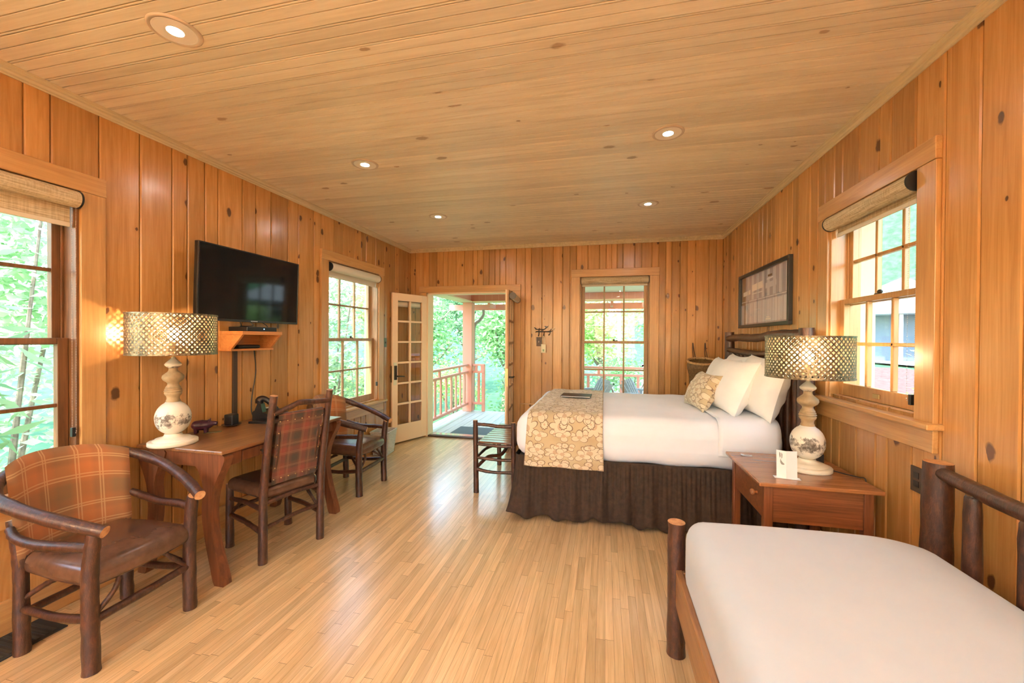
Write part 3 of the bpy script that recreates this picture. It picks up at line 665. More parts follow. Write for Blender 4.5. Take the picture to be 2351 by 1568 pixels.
# ------------------------------------------------------------------ lamps
def lamp(label, loc, rz=0):
    r = thing('table_lamp', label, 'lamp', loc, rz, 'table lamps with pierced metal drum shades')
    m = MB(); m.lathe([(.119, 0), (.122, .003), (.122, .021), (.119, .0245), (.101, .026), (.099, .030), (.090, .033), (.086, .039), (.070, .042), (.052, .047), (.044, .056), (.042, .064)], 48, 0, sx=1.0, sy=1.0); m.build('base_plate', 'base_white', r)
    g = [(.03, .060)] + [(max(.03, .0885 * math.sin(math.pi * (k / 20)) ** .9), .152 - .095 * math.cos(math.pi * k / 20)) for k in range(2, 19)] + [(.040, .241), (.037, .244)]; g = [(a_, b_ * 1.05) for a_, b_ in g]
    m = MB(); m.lathe(g, 48); m.build('globe', 'globe_white', r)
    nk = [(.034, .226), (.036, .232), (.031, .245), (.033, .262), (.040, .272), (.044, .282), (.041, .290), (.046, .296), (.040, .303), (.043, .309), (.036, .316), (.038, .321), (.030, .334), (.027, .345), (.032, .354), (.048, .366), (.055, .380), (.052, .394), (.036, .408), (.026, .416), (.022, .424), (.022, .438)]
    nk = [(a, b if b > .36 else .243 + (b - .226) * (.36 - .243) / (.36 - .226)) for a, b in nk]
    nk = [(a, b * 1.055) for a, b in nk]
    m = MB(); m.lathe(nk, 40); m.build('neck', 'stone_neck', r)
    cp = [(.022, .436), (.030, .442), (.040, .450), (.042, .458), (.036, .466), (.024, .478), (.014, .487), (.010, .492), (.010, .50)]; cp = [(a, b * 1.055) for a, b in cp]
    m = MB(); m.lathe(cp, 40); m.build('cap', 'cap_white', r)
    m = MB(); m.tube([(0, 0, .495), (0, 0, .575)], [.006, .006], 10)
    m.lathe([(.013, .575), (.015, .58), (.015, .615), (.013, .62)], 16); m.build('stem', 'brass', r)
    m = MB(); m.lathe([(.012, .618), (.014, .63), (.028, .655), (.031, .672), (.026, .69), (.013, .702), (.0005, .706)], 24); m.build('bulb', 'bulb', r)
    m = MB()
    for k in range(3):
        a = 2 * math.pi * k / 3 + .4; m.tube([(.012 * math.cos(a), .012 * math.sin(a), .60), (.214 * math.cos(a), .214 * math.sin(a), .548)], [.0018, .0018], 6)
    m.build('spider', 'bronze', r)
    # shade: diamond lattice of crossing strips
    Rr, z0, z1, n = .218, .545, .782, 50; m = MB(); turns = (z1 - z0) / (.0275 * 1.0) / n * 2 * math.pi * .92; hw = .0088; K = 22
    for s_ in (-1, 1):
        for k in range(n):
            a0 = 2 * math.pi * k / n; vs = []
            for i in range(K + 1):
                t = i / K; z = z0 + (z1 - z0) * t; a = a0 + s_ * turns * t; w_ = hw * (1.35 if t < .25 else 1.15 if t < .4 else 1) / Rr * 1.3
                rr = Rr + (.0012 * math.sin(i * math.pi + (k % 2) * math.pi)) * s_
                vs += [(rr * math.cos(a - w_ / 2), rr * math.sin(a - w_ / 2), z), (rr * math.cos(a + w_ / 2), rr * math.sin(a + w_ / 2), z)]
            m.add(vs, [(2 * i, 2 * i + 1, 2 * i + 3, 2 * i + 2) for i in range(K)], 0)
    o = m.build('lamp_shade', 'shade_metal', r); sd = o.modifiers.new('s', 'SOLIDIFY'); sd.thickness = .0012
    for z in (z0, z1):
        m = MB(); m.lathe([(Rr + .002, z - .004), (Rr + .0025, z), (Rr + .002, z + .004), (Rr - .002, z + .004), (Rr - .002, z - .004), (Rr + .002, z - .004)], 72); m.build('shade_ring', 'shade_metal', o)
    return r
l1 = lamp('lamp with pierced drum shade and weathered white globe, standing on the desk', (-2.552, 1.925, DZ + .001))
l2 = copy_tree(l1); l2.location = (1.172, 2.715, .671); l2.rotation_euler = (0, 0, 1.0); l2['label'] = 'lamp with pierced drum shade and weathered white globe, standing on the nightstand'
m = MB(); m.tube([(1.29, 2.70, .677), (1.33, 2.66, .674), (1.375, 2.60, .676), (1.395, 2.58, .672), (1.398, 2.57, .60)], .003, 8); tag(m.build('lamp_cord', 'black'), 'black cord running from the lamp over the nightstand edge', 'cord')
m = MB(); m.box(1.27, 1.30, 2.80, 2.83, .672, .74); tag(m.build('charger_block', 'black', bevel=.004), 'small black plug block standing behind the nightstand lamp', 'charger')

# ------------------------------------------------------------------ nightstand (drawer faces the room)
NX0, NX1, NY0, NY1, NZ = .812, 1.385, 2.395, 3.02, .67
ox, oy = (NX0 + NX1) / 2, (NY0 + NY1) / 2; hx, hy = (NX1 - NX0) / 2, (NY1 - NY0) / 2
r = thing('nightstand', 'reddish wooden nightstand with one drawer between the two beds', 'nightstand', (ox, oy, 0))
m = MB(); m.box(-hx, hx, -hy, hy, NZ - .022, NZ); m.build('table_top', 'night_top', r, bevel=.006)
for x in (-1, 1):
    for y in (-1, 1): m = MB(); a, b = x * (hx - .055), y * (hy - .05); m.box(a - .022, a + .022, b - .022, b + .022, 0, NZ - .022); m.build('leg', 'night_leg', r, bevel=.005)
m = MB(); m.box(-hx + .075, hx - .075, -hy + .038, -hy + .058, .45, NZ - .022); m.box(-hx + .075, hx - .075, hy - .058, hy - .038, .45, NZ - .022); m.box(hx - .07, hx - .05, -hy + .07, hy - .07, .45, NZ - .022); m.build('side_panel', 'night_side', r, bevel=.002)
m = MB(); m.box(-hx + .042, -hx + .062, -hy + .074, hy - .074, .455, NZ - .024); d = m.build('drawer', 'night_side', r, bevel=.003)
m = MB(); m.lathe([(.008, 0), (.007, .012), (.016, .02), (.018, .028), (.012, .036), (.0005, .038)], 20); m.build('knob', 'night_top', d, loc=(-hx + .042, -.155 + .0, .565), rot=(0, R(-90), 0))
# things on it
r = thing('folded_card', 'white folded tent card with a small leaf drawing on the nightstand', 'card', (.985, 2.50, NZ + .0008), R(-8))
m = MB(); m.add([(-.062, -.012, 0), (.062, -.012, 0), (.062, .03, 0), (-.062, .03, 0), (-.062, -.012, .0008), (.062, -.012, .0008), (.062, .03, .0008), (-.062, .03, .0008)], [(3, 2, 1, 0), (4, 5, 6, 7), (0, 1, 5, 4), (2, 3, 7, 6), (1, 2, 6, 5), (3, 0, 4, 7)]); m.build('foot_flap', 'paper', r)
m = MB()
V = [(-.050, .006, .0008), (-.008, -.012, .0008), (.048, .006, .0008), (-.050, .016, .150), (-.008, -.002, .150), (.048, .016, .150)]; V2 = [(x, y + .001, z) for x, y, z in V]
m.add(V, [(0, 1, 4, 3), (1, 2, 5, 4)]); m.add(V2, [(3, 4, 1, 0), (4, 5, 2, 1)]); m.build('standing_card', 'paper', r)
m = MB(); rr_ = random.Random(3)
def onc(u, z): return (-.050 + .042 * u, .006 - .018 * u + (z - .0008) / .149 * .010 - .0012, z)
for pl in ([(.3, .142), (.42, .135), (.44, .118), (.35, .108), (.28, .125)], [(.5, .14), (.62, .13), (.6, .112), (.52, .105)], [(.42, .106), (.5, .095), (.62, .088), (.85, .078), (.7, .073), (.5, .075), (.38, .088)], [(.40, .112), (.44, .092), (.46, .08), (.42, .08)]):
    m.add([onc(a, b) for a, b in pl], [tuple(range(len(pl)))])
m.build('leaf_print', 'ink', r)
r = thing('small_note', 'small cream slip of paper lying on the nightstand corner near the bed', 'paper', (.915, 2.93, NZ + .0015), R(-15))
m = MB(); m.grid(lambda u, v: (-.033 + .066 * u, -.02 + .04 * v, .003 * (2 * u - 1) ** 2), 8, 2); m.build('slip', 'paper', r)
m = MB(); m.grid(lambda u, v: (-.012 + .028 * u, -.004 + .008 * v, .0012 + .001 * abs(2 * u - 1)), 6, 1); m.build('printed_mark', 'ink', r)

# ------------------------------------------------------------------ bed with patterned runner
bx0, bx1, by0, by1 = -.70, 1.24, 3.16, 4.70
r = thing('log_bed', 'high log bed made up in white, with brown gathered skirt, beyond the nightstand', 'bed', (0, 0, 0))
B = ['bark', 'cut_end']
hb = thing  # noqa
for i, y in enumerate((3.075, 4.785)):
    MB().tube([(1.315, y, 0), (1.312, y, .7), (1.318, y, 1.30), (1.315, y, 1.515)], [.052, .05, .048, .044], 18, 0, 1, .03, 80 + i).build('headboard_post', B, r)
MB().tube([(1.305, 4.77, 1.445), (1.30, 4.4, 1.455), (1.30, 3.93, 1.45), (1.30, 3.5, 1.475), (1.305, 3.08, 1.47)], [.032, .036, .034, .036, .033], 14, 0, 1, .06, 83).build('headboard_rail', B, r)
MB().tube([(1.305, 4.77, 1.325), (1.30, 4.4, 1.315), (1.30, 3.93, 1.31), (1.30, 3.5, 1.32), (1.305, 3.08, 1.31)], [.026, .028, .027, .028, .026], 14, 0, 1, .06, 84).build('headboard_rail', B, r)
MB().tube([(1.305, 4.77, .50), (1.30, 3.93, .50), (1.305, 3.08, .50)], .03, 12, 0, 1, .05, 85).build('headboard_rail', B, r)
for k in range(14):
    y = 3.195 + k * (4.665 - 3.195) / 13; MB().tube([(1.302, y, .51), (1.302 + rnd.uniform(-.004, .004), y, .9), (1.302, y, 1.305)], [.021, .023, .020], 10, 0, 1, .05, 90 + k).build('headboard_spindle', B, r)
# gathered skirt
def skirt_pt(s, v):
    # s runs foot-far corner -> foot-near corner -> head-near corner
    Lf, Ln = by1 - by0, bx1 - bx0 + .0
    q = s * (Lf + Ln); rad = .07
    if q < Lf - rad: x, y, nx, ny = bx0, by1 - q, -1, 0
    elif q < Lf + rad:
        a = (q - Lf + rad) / (2 * rad) * math.pi / 2; x, y = bx0 + rad - rad * math.cos(a), by0 + rad - rad * math.sin(a); nx, ny = -math.cos(a), -math.sin(a)
    else: x, y, nx, ny = bx0 + (q - Lf), by0, 0, -1
    z = .50 - v * (.50 - .035)
    w = v ** .7
    pl = .024 * math.sin(q * 27 + 2.2 * math.sin(q * 5.3)) * w + .012 * math.sin(q * 61 + 2 * math.sin(q * 5)) * w + .005 * math.sin(q * 190) * (1 - v) * min(1, v * 10)
    fl = (.045 if q > Lf - .22 else .012) * v ** 1.4 + (.055 * v ** 2 * math.exp(-((q - Lf) / .10) ** 2)) + .02 * math.sin(q * 2.1) * v
    z += .012 * math.sin(q * 9) * v * v - .018 * v * (1 if v > .95 else 0) * math.sin(q * 31)
    return (x + nx * (pl + fl), y + ny * (pl + fl), max(z, .012))
m = MB(); m.grid(lambda u, v: skirt_pt(u, v), 700, 22, uv=False); o = m.build('bed_skirt', 'skirt', r); sd = o.modifiers.new('s', 'SOLIDIFY'); sd.thickness = .003
m = MB(); m.box(bx0 + .03, bx1, by0 + .03, by1 - .03, .28, .49); m.build('box_spring', 'skirt', r)
# white cover over the mattress, slightly uneven
def cov(x, y, z):
    s = math.sin
    d = .006 * s(9 * x + 2 * s(6 * y)) * s(7 * y) + .003 * s(23 * x + 5 * y)
    if z > .75: z += .012 * (1 - ((x - .27) / 1.0) ** 2) * (1 - ((y - 3.93) / .8) ** 2) + d * .7; 
    else:
        if y < by0 + .06: y -= .012 + d + .004 * s(30 * x + 12 * z)
        if x < bx0 + .08: x -= .006 + d
        if z < .56: z += .007 * s(14 * x + 5 * y)
    if x > .72 and z > .75: z -= .022 * min(1, (x - .72) / .04) * 0
    return (x, y, z)
m = MB(); m.rbox(bx0, bx1, by0, by1, .475, .835, (.12, .10, .13), 34, 0, cov); m.build('white_cover', 'sheet', r)
# folded-back sheet band at the head
m = MB()
def fold(u, v):
    # over the top and down the near side
    x = .80 + .40 * u; t = v * 1.1
    if t < .75: y = 4.5 - t / .75 * (4.5 - by0 - .10); z = .853 + .004 * math.sin(8 * x + 5 * y)
    elif t < .9: a = (t - .75) / .15 * math.pi / 2; y = by0 + .10 - .118 * math.sin(a); z = .735 + .118 * math.cos(a)
    else: y = by0 - .020; z = .735 - (t - .9) / .2 * .14
    return (x + .005 * math.sin(11 * t), y - .002, z)
m.grid(fold, 12, 60); o = m.build('turned_sheet', 'sheet', r); sd = o.modifiers.new('s', 'SOLIDIFY'); sd.thickness = .004
# patterned runner: its own thing lying on the bed
r = thing('bed_runner', 'floral tan bed runner hanging over the foot of the white bed', 'bed runner', (-.30, by0, 0))
def run(u, v):
    x0, x1 = -.575 - bx0 * 0, .0; x = -.575 + .565 * u
    L1, L2 = 1.50, .25; t = v * (L1 + L2 + .40)
    if t < L1 - .02: y = 4.72 - t * (4.72 - by0 - .11) / (L1 - .02); k = (1 - ((y - 3.93) / .8) ** 2); z = .845 + .012 * k; x_ = x
    elif t < L1 + .18: a = (t - L1 + .02) / .20 * math.pi / 2; y = by0 + .11 - .137 * math.sin(a); z = .708 + .139 * math.cos(a); x_ = x
    else: h = (t - L1 - .18); y = by0 - .029 - .012 * min(1, h / .3) * (1 + .6 * math.sin(9 * u)); z = .708 - h * .585; x_ = x + .02 * h * (2 * u - 1)
    x_ -= .03 * v * (1 - u)
    return (x_ + .30, y - by0, z + .003 * math.sin(13 * u + 9 * v))
m = MB(); m.grid(run, 40, 120); o = m.build('cloth', 'runner_floral', r); sd = o.modifiers.new('s', 'SOLIDIFY'); sd.thickness = .005; sd.offset = 1
# folder
r = thing('guest_folder', 'dark brown guest information folder lying on the floral bed runner', 'folder', (-.268, 4.02, .872), R(-2))
m = MB(); m.box(-.145, .145, -.11, .11, 0, .009); m.build('covers', 'folder', r, bevel=.003)
m = MB(); m.box(-.139, .139, -.105, -.1115, .0025, .0065); m.build('page_edges', 'paper', r)

# pillows
def pillow(label, w, h, t, loc, lean, rz, mat, group, seed=1, name='pillow'):
    if name == 'pillow': t *= 1.2; h *= 1.03; loc = (loc[0], loc[1], loc[2] + .02)
    m = MB(); rr = random.Random(seed); ph = [rr.uniform(0, 6) for _ in range(6)]
    def P(side):
        def f(u, v):
            a, b = 2 * u - 1, 2 * v - 1
            ed = (max(0, (1 - a * a)) * max(0, (1 - b * b))) ** .42
            x = w / 2 * a * (1 - .07 * (1 - b * b) * a * a); y = h / 2 * b * (1 - .10 * (1 - a * a) * b * b)
            wr = .006 * math.sin(7 * a + 5 * b + ph[0]) * math.sin(4 * b + ph[1]) + .010 * math.exp(-((abs(a) - .85) / .12) ** 2) * math.sin(14 * b + ph[2]) * (1 - b * b)
            return (x, y + .01 * math.sin(3 * a + ph[3]) * (1 - abs(b)), side * (t / 2 * ed + wr * ed))
        return f
    m.grid(P(1), 26, 22); m.grid(lambda u, v: P(-1)(1 - u, v), 26, 22)
    o = m.build(name, mat); tag(o, label, 'pillow', group)
    # local x = width along world y, local y = height, leaning back towards +x
    o.matrix_world = Matrix.Translation(loc) @ Matrix.Rotation(rz, 4, 'Z') @ Matrix(((0, -math.sin(lean) * -1, -math.cos(lean), 0), (-1, 0, 0, 0), (0, math.cos(lean), -math.sin(lean) * -1, 0), (0, 0, 0, 1)))
    return o
G = 'white pillows leaning on the log headboard'
pillow('large white pillow nearest the bedside lamp, leaning on the headboard', .68, .47, .20, (1.185, 3.51, 1.055), R(17), R(4), 'pillow_white', G, 1)
pillow('front white pillow of the near pair, beside the patterned cushion', .66, .45, .21, (1.015, 3.66, 1.035), R(24), R(5), 'pillow_white', G, 2)
pillow('white pillow against the headboard in the far pair, mostly hidden', .68, .46, .18, (1.20, 4.20, 1.045), R(14), R(-3), 'pillow_white', G, 3)
pillow('front white pillow of the far pair, behind the patterned cushion', .64, .45, .19, (1.075, 4.20, 1.02), R(20), R(3), 'pillow_white', G, 4)
pillow('floral tan lumbar cushion in front of the white pillows', .50, .34, .17, (.83, 3.79, .99), R(27), R(6), 'cushion_floral', None, 5, 'lumbar_cushion')
bpy.data.objects['lumbar_cushion']['category'] = 'cushion'

# ------------------------------------------------------------------ near bed with plain white cover
r = thing('log_daybed', 'near bed with bark log posts and a plain smooth white cover, in the right foreground', 'bed', (0, 0, 0))
MB().tube([(.327, 1.955, 0), (.326, 1.957, .3), (.325, 1.958, .60)], [.041, .038, .037], 18, 0, 1, .03, 110).build('foot_post', B, r)
MB().tube([(.327, -.15, 0), (.325, -.15, .60)], [.041, .037], 18, 0, 1, .03, 111).build('foot_post', B, r)
for y, k in ((1.985, 112), (-.2, 113)): MB().tube([(1.325, y, 0), (1.322, y, .5), (1.325, y, .94)], [.051, .049, .047], 18, 0, 1, .03, k).build('headboard_post', B, r)
MB().tube([(1.318, 1.965, .905), (1.315, 1.8, .893), (1.31, 1.55, .885), (1.315, .6, .89), (1.318, -.18, .90)], [.024, .028, .029, .03, .026], 14, 0, 1, .05, 115).build('headboard_rail', B, r)
MB().tube([(1.318, 1.965, .40), (1.318, -.18, .40)], [.03, .03], 12, 0, 1, .05, 116).build('headboard_rail', B, r)
for k in range(9): y = 1.815 - k * .205; MB().tube([(1.318, y, .40), (1.318, y, .80), (1.316, y, .868)], [.028, .026, .017], 12, 0, 1, .05, 120 + k).build('headboard_spindle', B, r)
m = MB(); m.box(.318, .345, -.13, 1.945, .235, .40); m.build('side_board', 'rail_board', r, bevel=.004)
m = MB(); m.box(.345, 1.29, 1.90, 1.925, .235, .40); m.build('end_board', 'rail_board', r, bevel=.004)
def cv2(x, y, z):
    if z > .5: z += .020 * max(0, 1 - ((x - .81) / .5) ** 2) * (1 - ((y - .9) / 1.1) ** 4) - .05 * max(0, (x - 1.0) / .28) ** 2 - .03 * max(0, (.48 - x) / .14) ** 2 * 0
    if y > 1.8: y += .03 * (x - .35) / .9
    return (x, y, z)
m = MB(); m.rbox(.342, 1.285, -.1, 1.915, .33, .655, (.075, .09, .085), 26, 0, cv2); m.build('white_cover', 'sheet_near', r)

# ------------------------------------------------------------------ slatted log luggage bench at the foot of the bed
r = thing('luggage_bench', 'slatted bark log bench standing at the foot of the patterned bed', 'bench', (0, 0, 0))
for i, (x, y, h) in enumerate(((-1.155, 3.575, .67), (-.800, 3.60, .66), (-1.155, 4.42, .45), (-.800, 4.42, .45))):
    MB().tube([(x, y, 0), (x - .006, y, h * .5), (x - .012, y, h)], [.0255, .024, .022], 14, 0, 1, .04, 130 + i).build('leg', B, r)
MB().tube([(-1.15, 3.575, .635), (-1.05, 3.58, .632), (-.95, 3.585, .622), (-.87, 3.59, .622), (-.81, 3.60, .627)], [.014, .016, .016, .016, .015], 10, 0, 1, .08, 140).build('top_rail', B, r)
for z, k in ((.452, 141), (.325, 142)): MB().tube([(-1.15, 3.575, z), (-.95, 3.585, z - .012), (-.81, 3.60, z - .01)], [.014, .015, .014], 10, 0, 1, .07, k).build('rung', B, r)
MB().tube([(-1.145, 3.565, .222), (-1.06, 3.57, .205), (-.95, 3.58, .198), (-.81, 3.60, .20)], [.018, .015, .014, .015], 10, 0, 1, .07, 143).build('rung', B, r)
MB().tube([(-1.15, 3.585, .235), (-1.08, 3.70, .30), (-.98, 3.80, .30), (-.93, 3.9, .37), (-.91, 4.0, .43)], [.015, .018, .018, .017, .015], 10, 0, 1, .07, 144).build('bent_brace', B, r)
MB().tube([(-1.15, 3.59, .33), (-1.12, 3.75, .36), (-1.07, 3.86, .375), (-1.05, 3.95, .43)], [.012, .014, .014, .012], 10, 0, 1, .07, 145).build('bent_brace', B, r)
for x, k in ((-1.155, 146), (-.81, 147)): MB().tube([(x, 3.58, .44), (x, 4.0, .435), (x, 4.42, .435)], [.015, .016, .015], 10, 0, 1, .06, k).build('side_rail', B, r)
MB().tube([(-1.155, 4.42, .42), (-.81, 4.42, .42)], [.015, .015], 10, 0, 1, .06, 148).build('side_rail', B, r)
for k in range(10): y0 = 3.60 + k * .083; m = MB(); m.box(-1.145, -.790, y0, y0 + .070, .455, .471); m.build('slat', 'slat_wood', r, bevel=.003)
# ------------------------------------------------------------------ television, shelf, cables
r = thing('television', 'black flat screen television mounted high on the left wall', 'television', (-2.665, 2.61, 1.545), 0)
W2, H2 = .452, .532
tilt = lambda x, y, z: (x + .0 + z * .03, y, z)
def tv(y0, y1, z0, z1, x0, x1): 
    return [tilt(x, y, z) for x in (x0, x1) for y in (y0, y1) for z in (z0, z1)]
BF = [(0, 1, 3, 2), (4, 6, 7, 5), (0, 4, 5, 1), (2, 3, 7, 6), (0, 2, 6, 4), (1, 5, 7, 3)]
m = MB(); m.add(tv(-W2, W2, 0, H2, -.03, 0), BF); m.add(tv(-W2 + .08, W2 - .08, .06, H2 - .12, -.06, -.03), BF); m.build('tv_body', 'tv_black', r, bevel=.002)
m = MB(); b = .009
for q in ((-W2, W2, 0, b + .008), (-W2, W2, H2 - b, H2), (-W2, -W2 + b, b, H2 - b), (W2 - b, W2, b, H2 - b)): m.add(tv(*q, 0, .006), BF)
m.build('bezel', 'tv_bezel', r, bevel=.001)
m = MB(); m.add(tv(-W2 + b, W2 - b, b + .008, H2 - b, 0, .002), BF); m.build('screen', 'tv_screen', r)
m = MB()
for k in range(7): m.add(tv(-.030 + .009 * k, -.0235 + .009 * k, .004, .011, .006, .007), BF)
m.build('maker_mark', 'logo_silver', r)
m = MB(); m.box(-.12, -.055, -.07, .07, .18, .34); m.box(-.125, -.115, -.12, .12, .12, .40); m.build('wall_mount', 'black', r)
r = thing('wall_shelf', 'small pine bracket shelf below the television', 'shelf', (XL, 2.60, 1.33), 0)
m = MB(); m.box(.0, .21, -.165, .205, .118, .145); m.build('shelf_top', 'shelf_pine', r, bevel=.002)
m = MB(); SP = [(0, .012), (.105, .012), (.205, .118), (0, .118)]
m = MB(); m.prism(SP, lambda a, b_, d: (a, d, b_), -.165, -.147); m.build('side_bracket', 'shelf_pine', r)
m = MB(); m.prism(SP, lambda a, b_, d: (a, d, b_), .187, .205); m.build('side_bracket', 'shelf_pine', r); m = MB(); m.box(0, .115, -.175, .215, -.004, .012); m.build('shelf_bottom', 'shelf_pine', r, bevel=.002)
m = MB(); m.box(0, .006, -.147, .187, .012, .118); m.build('back_panel', 'shelf_pine', r)
r = thing('media_box', 'black set-top box with a blue light on the pine shelf', 'set-top box', (-2.68, 2.62, 1.4758)); m = MB(); m.box(-.09, .08, -.13, .15, .0, .033); m.build('case', 'tv_black', r, bevel=.003)
w = N('blue_led', col=(.2, .5, 1), em=(.2, .5, 1), es=4); m = MB(); m.box(.08, .082, .02, .026, .014, .02); m.build('indicator_light', 'blue_led', r)
r = thing('media_box', 'black rounded box inside the pine shelf below the television', 'set-top box', (-2.735, 2.60, 1.3425)); m = MB(); m.rbox(-.05, .05, -.10, .10, 0, .028, .013, 6); m.build('case', 'black', r)
m = MB(); m.box(XL + .0005, XL + .016, 2.535, 2.572, .785, 1.325); tag(m.build('cable_cover', 'plate_brown', bevel=.002), 'dark brown flat cable cover running down the wall below the shelf', 'cable cover')
m = MB(); m.tube([(XL + .008, 2.73, 1.325), (XL + .01, 2.745, 1.15), (XL + .008, 2.715, .98), (XL + .012, 2.70, .85), (XL + .03, 2.70, .79)], .0035, 8); tag(m.build('power_cord', 'black'), 'thin dark cord hanging on the wall below the shelf', 'cord')
m = MB(); m.tube([(-2.70, 2.52, 1.56), (-2.70, 2.53, 1.50), (-2.74, 2.50, 1.478)], .003, 6); m.tube([(-2.70, 2.70, 1.56), (-2.69, 2.76, 1.525), (-2.74, 2.82, 1.50)], .003, 6); m.tube([(-2.69, 2.58, 1.56), (-2.66, 2.60, 1.52), (-2.74, 2.56, 1.515)], .003, 6)
tag(m.build('tv_cables', 'black'), 'black cables hanging between television and shelf', 'cables')

# ------------------------------------------------------------------ framed photograph
r = thing('framed_picture', 'black framed building front photograph, reflection haze painted in, on the right wall above the bed', 'picture', (XR, 4.14, 1.555), 0)
py, pz = .605, .545; m = MB(); fw = .030
for q in ((-py, py, 0, fw), (-py, py, pz - fw, pz), (-py, -py + fw, fw, pz - fw), (py - fw, py, fw, pz - fw)): m.box(-.032, 0, *q)
m.build('frame', 'black', r, bevel=.002)
plain('pr_mid', (.40, .42, .48), .25); plain('pr_dark', (.10, .085, .07), .25); plain('pr_light', (.95, .90, .82), .25); plain('pr_line', (.85, .86, .9), .25); plain('pr_mid2', (.66, .67, .74), .25); plain('pr_low', (.70, .73, .80), .25)  # print greys lightened to carry the reflection haze on the glass
m = MB(); Y = lambda u: py - fw - u * (2 * py - 2 * fw); Z = lambda v: fw + v * (pz - 2 * fw)
lv = [0]
def pr(u0, u1, v0, v1, mi, sh=0):
    lv[0] += 1; x = -.010 - .00004 * lv[0]; m.add([(x, Y(u0), Z(v0)), (x, Y(u1), Z(v0 + sh)), (x, Y(u1), Z(v1 + sh)), (x, Y(u0), Z(v1))], [(0, 1, 2, 3)], mi)
pr(0, 1, 0, 1, 0)
for k in range(16): pr(.1 + k * .056, .1 + k * .056 + .05, .50, .985, (0, 4)[k % 2])
for k in range(9): pr(.12 + k * .098, .12 + k * .098 + .09, .03, .44, (5, 4)[k % 2])
pr(0, .12, 0, 1, 1); pr(.0, .09, .0, .42, 0); pr(.12, 1, .44, .50, 0); pr(.02, 1, .475, .487, 3)
pr(.06, .24, .60, .69, 2, .02); pr(.28, .52, .66, .79, 2, .02); pr(.28, .52, .60, .62, 3); pr(.57, .78, .64, .74, 4, .01); pr(.60, .72, .79, .82, 3, .01); pr(.62, .70, .84, .88, 1)
for u in (.24, .34, .42, .62, .86): pr(u, u + .012, .06, .42, 3)
pr(.32, .46, .28, .295, 3); pr(.58, .68, .06, .09, 2); pr(.60, .66, .10, .12, 2)
m.build('photo_print', ['pr_mid', 'pr_dark', 'pr_light', 'pr_line', 'pr_mid2', 'pr_low'], r)
m = MB(); m.box(-.0165, -.0155, -py + fw, py - fw, fw, pz - fw); m.build('cover_glass', 'window_glass', r)

# ------------------------------------------------------------------ small things on the walls
def plate(label, T_, u, z, w_, h_, mat, name='light_switch', cat='switch'):
    loc = T_(u, 0, z); r = thing(name, label, cat, loc); L = lambda a, b_, c: tuple(p - q for p, q in zip(T_(u + a, b_, z + c), loc))
    m = MB(); m.box(-w_ / 2, w_ / 2, -.006, 0, -h_ / 2, h_ / 2, xf=L); m.build('plate', mat, r, bevel=.002)
    m = MB()
    if cat == 'switch': m.box(-.006, .006, -.016, -.006, -.012, .010, xf=L)
    else:
        for dz in (-.02, .02): m.box(-.016, .016, -.008, -.006, dz - .014, dz + .014, xf=L)
    m.build('toggle' if cat == 'switch' else 'sockets', 'label_grey' if cat == 'switch' and T_ is TB else 'black', r)
plate('greenish metal switch plate on the left wall beside the open french door', TL, 4.70 + .05, 1.37, .072, .118, 'plate_green')
plate('brown switch plate with white toggle on the back wall behind the hanging tag', TB, -.873, 1.392, .072, .125, 'plate_brown')
plate('dark outlet plate low on the right wall beside the daybed post', TR, 2.238, .79, .075, .118, 'plate_brown', 'wall_outlet', 'outlet')
r = thing('branch_coat_hook', 'twig shaped metal coat rack with two small birds on the back wall', 'coat rack', (-.82, YB, 1.53))
m = MB()
for pts, ra in (([(-.115, -.012, .052), (-.075, -.018, .026), (-.03, -.02, .03), (.02, -.02, .024)], .006), ([(-.09, -.015, .0), (-.04, -.02, .002), (.05, -.02, .0), (.13, -.016, .006)], .0055), ([(-.10, -.02, .028), (-.06, -.02, .03), (-.045, -.02, .045)], .004),
                ([(-.02, -.02, .005), (.02, -.022, .028), (.045, -.02, .05)], .005), ([(.09, -.02, .0), (.105, -.02, .02), (.12, -.02, .035)], .0045), ([(-.10, -.02, -.01), (-.07, -.02, .0)], .005),
                ([(-.055, -.01, .03), (-.052, -.02, -.02), (-.055, -.035, -.06), (-.055, -.045, -.05)], .006), ([(.02, -.015, .0), (.015, -.02, -.04), (.015, -.036, -.062), (.015, -.046, -.05)], .006), ([(.10, -.015, .0), (.095, -.02, -.035), (.085, -.034, -.05), (.085, -.044, -.04)], .005)):
    m.tube(pts, ra, 8, 0, None, .1, 5)
m.box(-.065, .11, -.016, 0, -.012, .0); m.build('branch', 'bronze', r)
for x, z, mt in ((.045, .062, 'gutter'), (.135, .03, 'ring_paint')):
    m = MB(); m.tube([(x - .022, -.02, z + .010), (x - .012, -.02, z + .006), (x, -.02, z), (x + .012, -.02, z - .004), (x + .030, -.02, z + .018)], [.001, .008, .011, .007, .002], 10); m.build('bird', mt, r)
r = thing('hanging_tag', 'cream paper door tag on a cord loop hanging from the twig coat rack', 'tag', (-.805, YB - .045, 1.47))
m = MB(); m.tube([(-.024, 0, -.115), (-.020, 0, -.06), (-.008, 0, -.012), (0, -.003, .0), (.008, 0, -.012), (.020, 0, -.06), (.024, 0, -.115)], .0018, 6); m.build('cord_loop', 'card_cream', r)
m = MB(); m.box(-.032, .032, -.001, .001, -.228, -.112); m.build('tag_card', 'card_cream', r)
m = MB(); m.add([(-.013, -.0015, -.185), (0, -.0015, -.178), (.013, -.0015, -.185), (.009, -.0015, -.205), (0, -.0015, -.212), (-.009, -.0015, -.205)], [(0, 1, 2, 3, 4, 5)]); m.build('leaf_print', 'leaf_ink', r)
